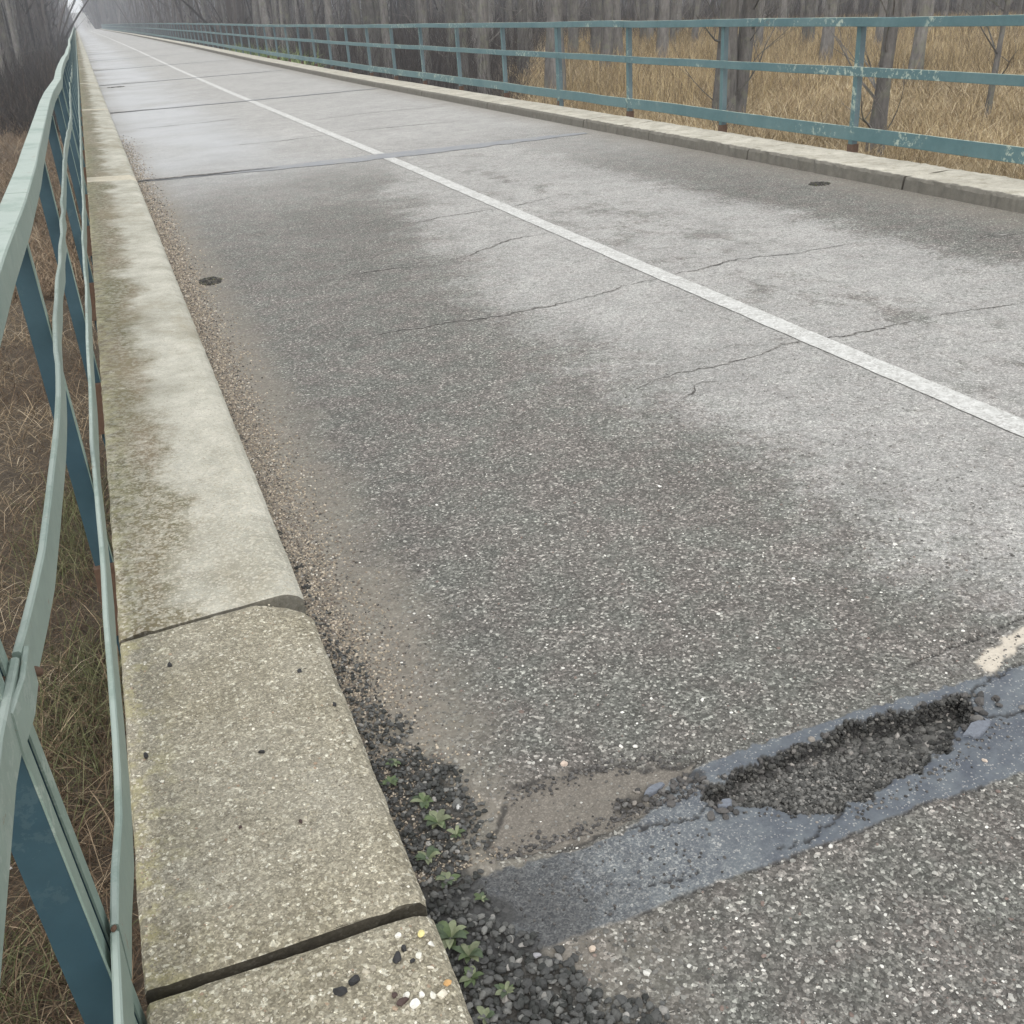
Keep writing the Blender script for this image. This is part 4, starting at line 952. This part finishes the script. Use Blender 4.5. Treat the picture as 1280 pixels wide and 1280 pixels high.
while len(pl) < 235 and tries < 20000:
    tries += 1
    if len(pl) < 175:
        y = 12 + 118 * rng.random() ** 1.1; x = 10.2 + (1.2 + .98 * y) * rng.random() ** 1.15
        if x / y > .4 and y < 34: continue
        if y < 24: continue
        lab, grp = 'slender bare grey tree among many alike in the right wood', 'alike bare trees of the right wood'
    else:
        y = 48 + 200 * rng.random() ** 1.2; x = -3.0 - .008 * y - (1.0 + .10 * y) * rng.random()
        lab, grp = 'bare misty tree among many alike in the left wood', 'alike misty bare trees of the left wood'
    if all((x - a) ** 2 + (y - b) ** 2 > (1.1 if x > 0 else .9) for a, b in pl) and all((x - q[0]) ** 2 + (y - q[1]) ** 2 > 1.5 for q in named):
        pl.append((x, y)); place_tree(protos[rng.integers(7)], x, y, rng.uniform(.75, 1.2), rng.uniform(0, 6.28), lab, grp)

# undergrowth: bare brush, thin stems in one mass
def brush(name, X, Y, H, W, cols, label, lie=.18, segs=3, zoff=-.05):
    return stone_obj(name, [blades(X, Y, gz(X, Y) + zoff, H, W, cols, lie, .25, segs)], 'grass', kind='stuff', label=label, category='brush')
BR = [(.042, .036, .034), (.062, .054, .050), (.030, .026, .025), (.095, .084, .077)]
n = 75000; y_ = 16 + 150 * rng.random(n) ** 1.3; x_ = 9.0 + (1.2 + 1.05 * y_) * rng.random(n) ** 1.3
k_ = (x_ / y_ < .37 + .06 * fbm(x_, y_, 3, .3)) | (y_ > 44 + 14 * fbm(x_, y_, 3, .1)); x_, y_ = x_[k_], y_[k_]; n = len(x_)
brush('undergrowth', x_, y_, rng.uniform(.3, 2.6, n) * (.5 + fbm(x_, y_, 3, .3)), np.clip(y_ * .00016, .003, .02), pal(n, BR, [4, 3, 4, 1]), 'dim grey brown undergrowth between the right wood trunks', .3)
n = 46000; y_ = 38 + 200 * rng.random(n) ** 1.3; x_ = -.9 - (1.2 + .12 * y_) * rng.random(n)
low = sm(y_, 38, 60)
brush('bramble_thicket', x_, y_, rng.uniform(.4, 1.5, n) * (.6 + .8 * fbm(x_, y_, 3, .4)) * (1 + .6 * low), np.clip(y_ * .00018, .004, .02), pal(n, [(.040, .036, .034), (.062, .055, .051), (.028, .025, .024), (.12, .088, .07)], [4, 3, 4, .8]), 'dark tangled bramble thicket beyond the left field', .55)
# far wood: one mass of stems and twigs as far as the dike
def far_wood(name, n, yr, xf, label, hr=(8, 15), wr=(.06, .20)):
    y_ = rng.uniform(*yr, n); x_ = xf(y_, rng.random(n)); h = rng.uniform(*hr, n)
    p1 = blades(x_, y_, gz(x_, y_) - .2, h, rng.uniform(*wr, n), pal(n, BR, [2, 4, 2, 3]), .05, .08, 2)
    m = n * 5; j = rng.integers(0, n, m); t = rng.random(m)
    p2 = blades(x_[j] + rng.normal(0, .8, m), y_[j] + rng.normal(0, .8, m), gz(x_[j], y_[j]) + h[j] * t * .85, rng.uniform(1.5, 4, m), rng.uniform(.03, .10, m), pal(m, BR), .6, .3, 2)
    p3 = blades(*(lambda a: (a[0], a[1], gz(a[0], a[1])))((x_[j] + rng.normal(0, 1.2, m), y_[j] + rng.normal(0, 1.2, m))), rng.uniform(1, 4, m), rng.uniform(.04, .12, m), pal(m, BR), .4, .3, 2)
    stone_obj(name, [p1, p2, p3], 'grass', kind='stuff', label=label, category='wood')
far_wood('far_wood', 4200, (90, 330), lambda y, r: 11 + (y * 1.15) * r ** 1.1, 'dense misty mass of bare trees beyond the right railing')
far_wood('far_wood', 1700, (110, 330), lambda y, r: -2.6 - (1.5 + .13 * y) * r, 'dense misty mass of bare trees left of the bridge end')
far_wood('far_wood', 4800, (335, 470), lambda y, r: 6.2 - (y - 330) * .012 + 470 * r ** 1.5, 'far bare wood covering the dike right of the road', (9, 18), (.15, .45))
far_wood('far_wood', 1500, (335, 470), lambda y, r: -1.2 - (y - 330) * .012 - 70 * r, 'far bare wood covering the dike left of the road', (9, 18), (.15, .45))
# fresh green growth seen through the far part of the right railing
n = 1800; x_ = rng.normal(7.5, .25, n); y_ = rng.uniform(40, 60, n)
stone_obj('green_shrub', [blades(x_, y_, gz(x_, y_), rng.uniform(.6, 1.5, n), rng.uniform(.01, .025, n), pal(n, [(.16, .22, .07), (.22, .27, .11), (.11, .16, .06)]), .3, .7, 3)], 'leaf', label='yellow green shrubs behind the far part of the right railing', category='shrub')
# litter caught in the grass
def scrap(x, y, s, label):
    a = [(-s, -s * .5, 0), (s * .9, -s * .6, .01), (s, s * .4, .004), (-s * .7, s * .6, .018)]
    V = np.array([(p[0], p[1], p[2]) for p in a] + [(p[0], p[1], p[2] - .003) for p in a]); F = np.array([(0, 1, 2, 3), (7, 6, 5, 4), (0, 4, 5, 1), (1, 5, 6, 2), (2, 6, 7, 3), (3, 7, 4, 0)])
    o = link('paper_scrap', mesh_np('paper_scrap', V, F, False, np.tile((.75, .75, .73), (8, 1))), M['stone'], label=label, category='litter'); o.location = (x, y, float(gz(np.array(x), np.array(y))) + .09); o.rotation_euler = (.3, .2, x * 9)
scrap(-.70, 3.42, .022, 'white scrap beside the near post in the dead grass')
scrap(-.66, 3.27, .014, 'small white scrap below the other scrap in the dead grass')
scrap(-.80, 3.56, .010, 'tiny white fleck left of the near post in the dead grass')

# ------------------------------------------------------------------ haze
hz = NT('thin_mist'); hz.t.nodes.clear(); ho = hz.n('ShaderNodeOutputMaterial'); hv = hz.n('ShaderNodeVolumePrincipled')
hv.inputs['Color'].default_value = (.90, .93, 1.0, 1); hv.inputs['Density'].default_value = .0011; hv.inputs['Anisotropy'].default_value = .2
hz.l(hv.outputs[0], ho.inputs['Volume'])
x0, x1, y0, y1, z0, z1 = -720, 720, -320, 920, -3.5, 32
V = np.array([(x, y, z) for x in (x0, x1) for y in (y0, y1) for z in (z0, z1)])
F = np.array([(0, 1, 3, 2), (4, 6, 7, 5), (0, 4, 5, 1), (2, 3, 7, 6), (0, 2, 6, 4), (1, 5, 7, 3)])
link('haze', mesh_np('haze', V, F), hz.m, kind='stuff', label='thin grey blue mist over the wood and the far bridge', category='haze')
